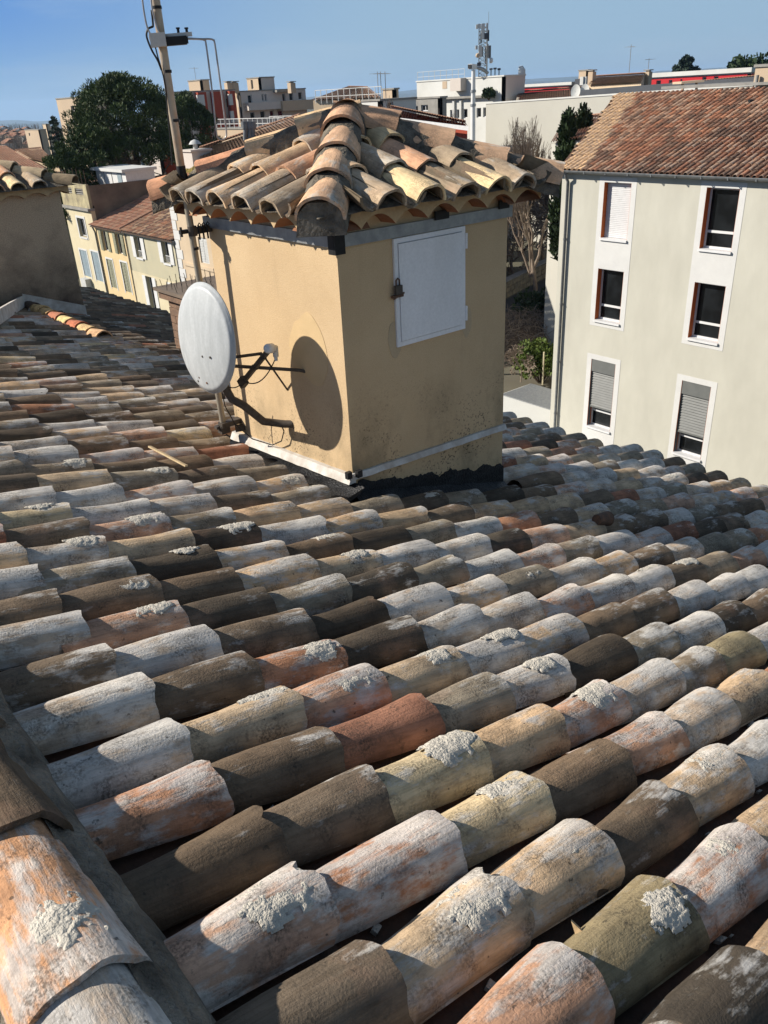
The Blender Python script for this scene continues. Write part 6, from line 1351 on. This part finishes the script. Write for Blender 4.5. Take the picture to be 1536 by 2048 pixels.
for k in range(26):
    x = g.uniform(-30, 108); y = g.uniform(256, 290); D = 1608*12/(y-226)*g.uniform(0.95, 1.05)
    p = at(x, y, D=D); w = g.uniform(3.5, 7); r_ = empty('distant_house', TV((p.x, p.y, p.z-8)), 'tiny tiled house in the far town below the hills', 'house', 'tiny houses in the far town')
    mb = MB(); mb.box(p.x, p.x+w, p.y, p.y+w*1.3, p.z-9, p.z); mb.build('wall', M[g.choice(['pinkhouse', 'beige', 'flatgrey', 'telwhite'])], r_)
    mb = MB(); rib_roof(mb, TV((p.x-.3, p.y-.3, p.z)), TV((p.x-.3, p.y+w*1.3+.3, p.z)), TV((p.x+w/2, p.y+w*1.3, p.z+1.2)), TV((p.x+w/2, p.y, p.z+1.2)), 0.5, 3); rib_roof(mb, TV((p.x+w+.3, p.y-.3, p.z)), TV((p.x+w+.3, p.y+w*1.3+.3, p.z)), TV((p.x+w/2, p.y+w*1.3, p.z+1.2)), TV((p.x+w/2, p.y, p.z+1.2)), 0.5, 3); mb.build('roof', M['rib'], r_)
# winter woodland between town and hills
mb = MB(); g = random.Random(71)
for k in range(900):
    x = g.uniform(-60, 330); y = g.uniform(250, 300); D = 1608*12.5/(y-226)
    p = at(x, y, D=min(D, 900)); s = g.uniform(1.2, 2.6)
    for q in range(7):
        d = TV((g.gauss(0, .5), g.gauss(0, .5), 1)).normalized(); mb.tube([p-TV((0, 0, 3)), p+d*s], [0.12, 0.03], 3, cap=False)
mb.build('winter_woodland', M['twig'], kind='stuff', label='grey brown leafless woodland around the far town', cat='woodland')
# ------------------------------------------------------------------ garden between turret and cream building
G = lambda x, y: at(x, y, Z=GROUND)
mb = MB(); a_, b_ = G(985, 612), G(1130, 535); dd = (b_-a_).normalized(); nn = TV((-dd.y, dd.x, 0)); nn = nn if nn.y > 0 else -nn
wl_ = empty('garden_wall', (a_+b_)/2, 'patchy stone garden wall along the shaded lane', 'wall'); g = random.Random(5)
mb.obox((a_+b_)/2+nn*0.3+TV((0, 0, 0.55)), (b_-a_)/2*1.4, nn*0.2, TV((0, 0, 0.55))); mb.build('core', M['stone'], wl_)
L = (b_-a_).length*1.3; x0 = (a_+b_)/2-dd*L/2
for r in range(3):
    t = 0
    while t < L:
        w = g.uniform(0.35, 0.8); P = x0+dd*(t+w/2)+nn*0.09+TV((0, 0, 0.18+r*0.36)); mb = MB(); mb.obox(P, dd*(w/2-0.02), nn*(0.05+g.uniform(0, .04)), TV((0, 0, 0.16))); mb.build('stone', M['stone'], wl_); t += w
mb = MB(); mb.obox((a_+b_)/2+nn*0.3+TV((0, 0, 1.14)), (b_-a_)/2*1.42, nn*0.26, TV((0, 0, 0.05))); mb.build('coping', M['concrete'], wl_)
mb = MB(); rd = -nn; q = [a_-dd*30+rd*0.1, b_+dd*40+rd*0.1, b_+dd*40+rd*5.5, a_-dd*30+rd*5.5]; mb.face([p+TV((0, 0, 0.008)) for p in q]); mb.build('lane', M['asphalt'], kind='structure')
b = G(1085, 520); bare_tree('bare_tree', b, 9.5, 'pale barked leafless tree behind the garden wall', 51, 0.42, 7, None, 0.16, 0.3, nb=(2, 4), thin=0.020)
for k, (x, y, h) in enumerate(((1028, 560, 9.5), (1062, 535, 10.5), (1098, 545, 10.0), (1045, 490, 11.0), (1085, 470, 11.0))):
    b = G(x, y); bare_tree('bare_tree', b, h, 'tangled leafless garden tree beyond the patchy stone garden wall', 60+k, 0.55, 6, 'leafless garden trees beyond the garden wall', 0.13, 0.25, nb=(3, 4), thin=0.024, trunk=0.26)
for k, (x, D, yt, sp) in enumerate(((1075, 52, 212, 0.27), (1000, 55, 230, 0.32))):
    b = at(x, 300, D=D); b.z = GROUND; H = at(x, yt, D=D).z-GROUND; bare_tree('poplar', b, H*0.80, ('broad reddish leafless poplar against the cream wall', 'small thin leafless poplar against the cream wall')[k], 80+k, sp, 6 if k == 0 else 5, None, 0.16, 0.9, nb=(3, 4) if k == 0 else (2, 4), trunk=0.42, thin=0.010)
b = at(1133, 310, D=43); b.z = GROUND; cypress(b, at(1139, 229, D=43).z, 0.75, 'slim dark cypress left of its pair by the small tiled house', 3)
b = at(1163, 300, D=46); b.z = GROUND; cypress(b, at(1170, 214, D=46).z, 0.8, 'taller dark cypress right of its pair by the small tiled house', 4)
house_roof('small_tiled_house', 'small brown tiled house behind the two cypresses', 'rib', 'longcream', (1102, 285), (1215, 268), (1132, 236), (1240, 226), 44, 40, 54, 50)
bush('clipped_hedge', G(1082, 764)+TV((0, 0, 0.9)), 1.35, 130, 'hedge', 'glossy clipped green hedge bush beside the cream building', 1, 0.85, 0.13, k=44)
bush('dark_shrub', G(1085, 655)+TV((0, 0, 0.9)), 1.9, 80, 'shrub', 'dark evergreen shrub in shade beside the lane', 2, 0.8, 0.16)
g = random.Random(9)
vr = empty('creeper_mound', G(1045, 690), 'brown mound of leafless creeper overhanging a shaded wall', 'creeper'); mb = MB(); c_ = G(1040, 690)
for k in range(900):
    a = g.uniform(0, 6.28); r = g.random()**0.5*2.6; P = c_+TV((math.cos(a)*r*1.3, math.sin(a)*r, 1.6*math.sqrt(max(0, 1-(r/2.7)**2))+g.uniform(-.3, .2))); d = TV((g.gauss(0, .5), g.gauss(0, .5), g.gauss(0, .3))); mb.tube([P, P+d*0.5+TV((0, 0, .12)), P+d+TV((0, 0, -.1))], [0.016, 0.012, 0.006], 3, cap=False)
mb.build('twigs', M['twig'], vr); mb = MB(); rows = [[c_+TV((math.cos(t*math.pi/8)*r*1.2, math.sin(t*math.pi/8)*r, 1.35*math.sqrt(max(0, 1-(r/2.4)**2)))) for t in range(16)] for r in (2.4, 2.0, 1.4, 0.6, 0.01)]; mb.grid(rows, 0, True, True); mb.build('mass', M['bark'], vr)
tr_ = empty('flat_terrace_roof', G(1060, 800), 'pale flat terrace roof at the foot of the cream building', 'terrace roof')
mb = MB(); p = at(1060, 795, Z=GROUND+1.2); mb.box(p.x-5, p.x+1.4, p.y-5.5, p.y+1.2, GROUND, GROUND+1.2); mb.build('slab', M['telwhite'], tr_); mb = MB(); mb.box(p.x-0.6, p.x+1.35, p.y-5.4, p.y+1.1, GROUND+1.204, GROUND+1.24); mb.build('zinc_sheet', M['zinc'], tr_)
b = G(1040, 815); b.z += 1.2; bare_tree('bare_shrub', b, 2.6, 'leafless shrub on the pale terrace roof', 90, 0.6, 5, None, 0.04, 0.1, cat='shrub')
mb = MB(); p = at(1085, 770, Z=GROUND+1.2); mb.tube([p, p+TV((0, 0, 1.5))], 0.035, 6); tag(mb.build('garden_stake', M['bluehouse']), 'pale yellow stake standing before the clipped hedge', 'stake')
# ------------------------------------------------------------------ haze over the far plain
hz_m = bpy.data.materials.new('haze_air'); hz_m.use_nodes = True; hn_ = hz_m.node_tree; hn_.nodes.clear(); ho_ = hn_.nodes.new('ShaderNodeOutputMaterial'); pv = hn_.nodes.new('ShaderNodeVolumePrincipled')
pv.inputs['Color'].default_value = (0.50, 0.72, 1.0, 1); pv.inputs['Density'].default_value = 0.00010; pv.inputs['Anisotropy'].default_value = 0.2; hn_.links.new(pv.outputs[0], ho_.inputs['Volume'])
mb = MB(); mb.box(-13000, 13000, -13000, 13000, -700, 150); tag(mb.build('haze', hz_m), 'thin blue haze over the whole town and plain', 'haze', kind='stuff')
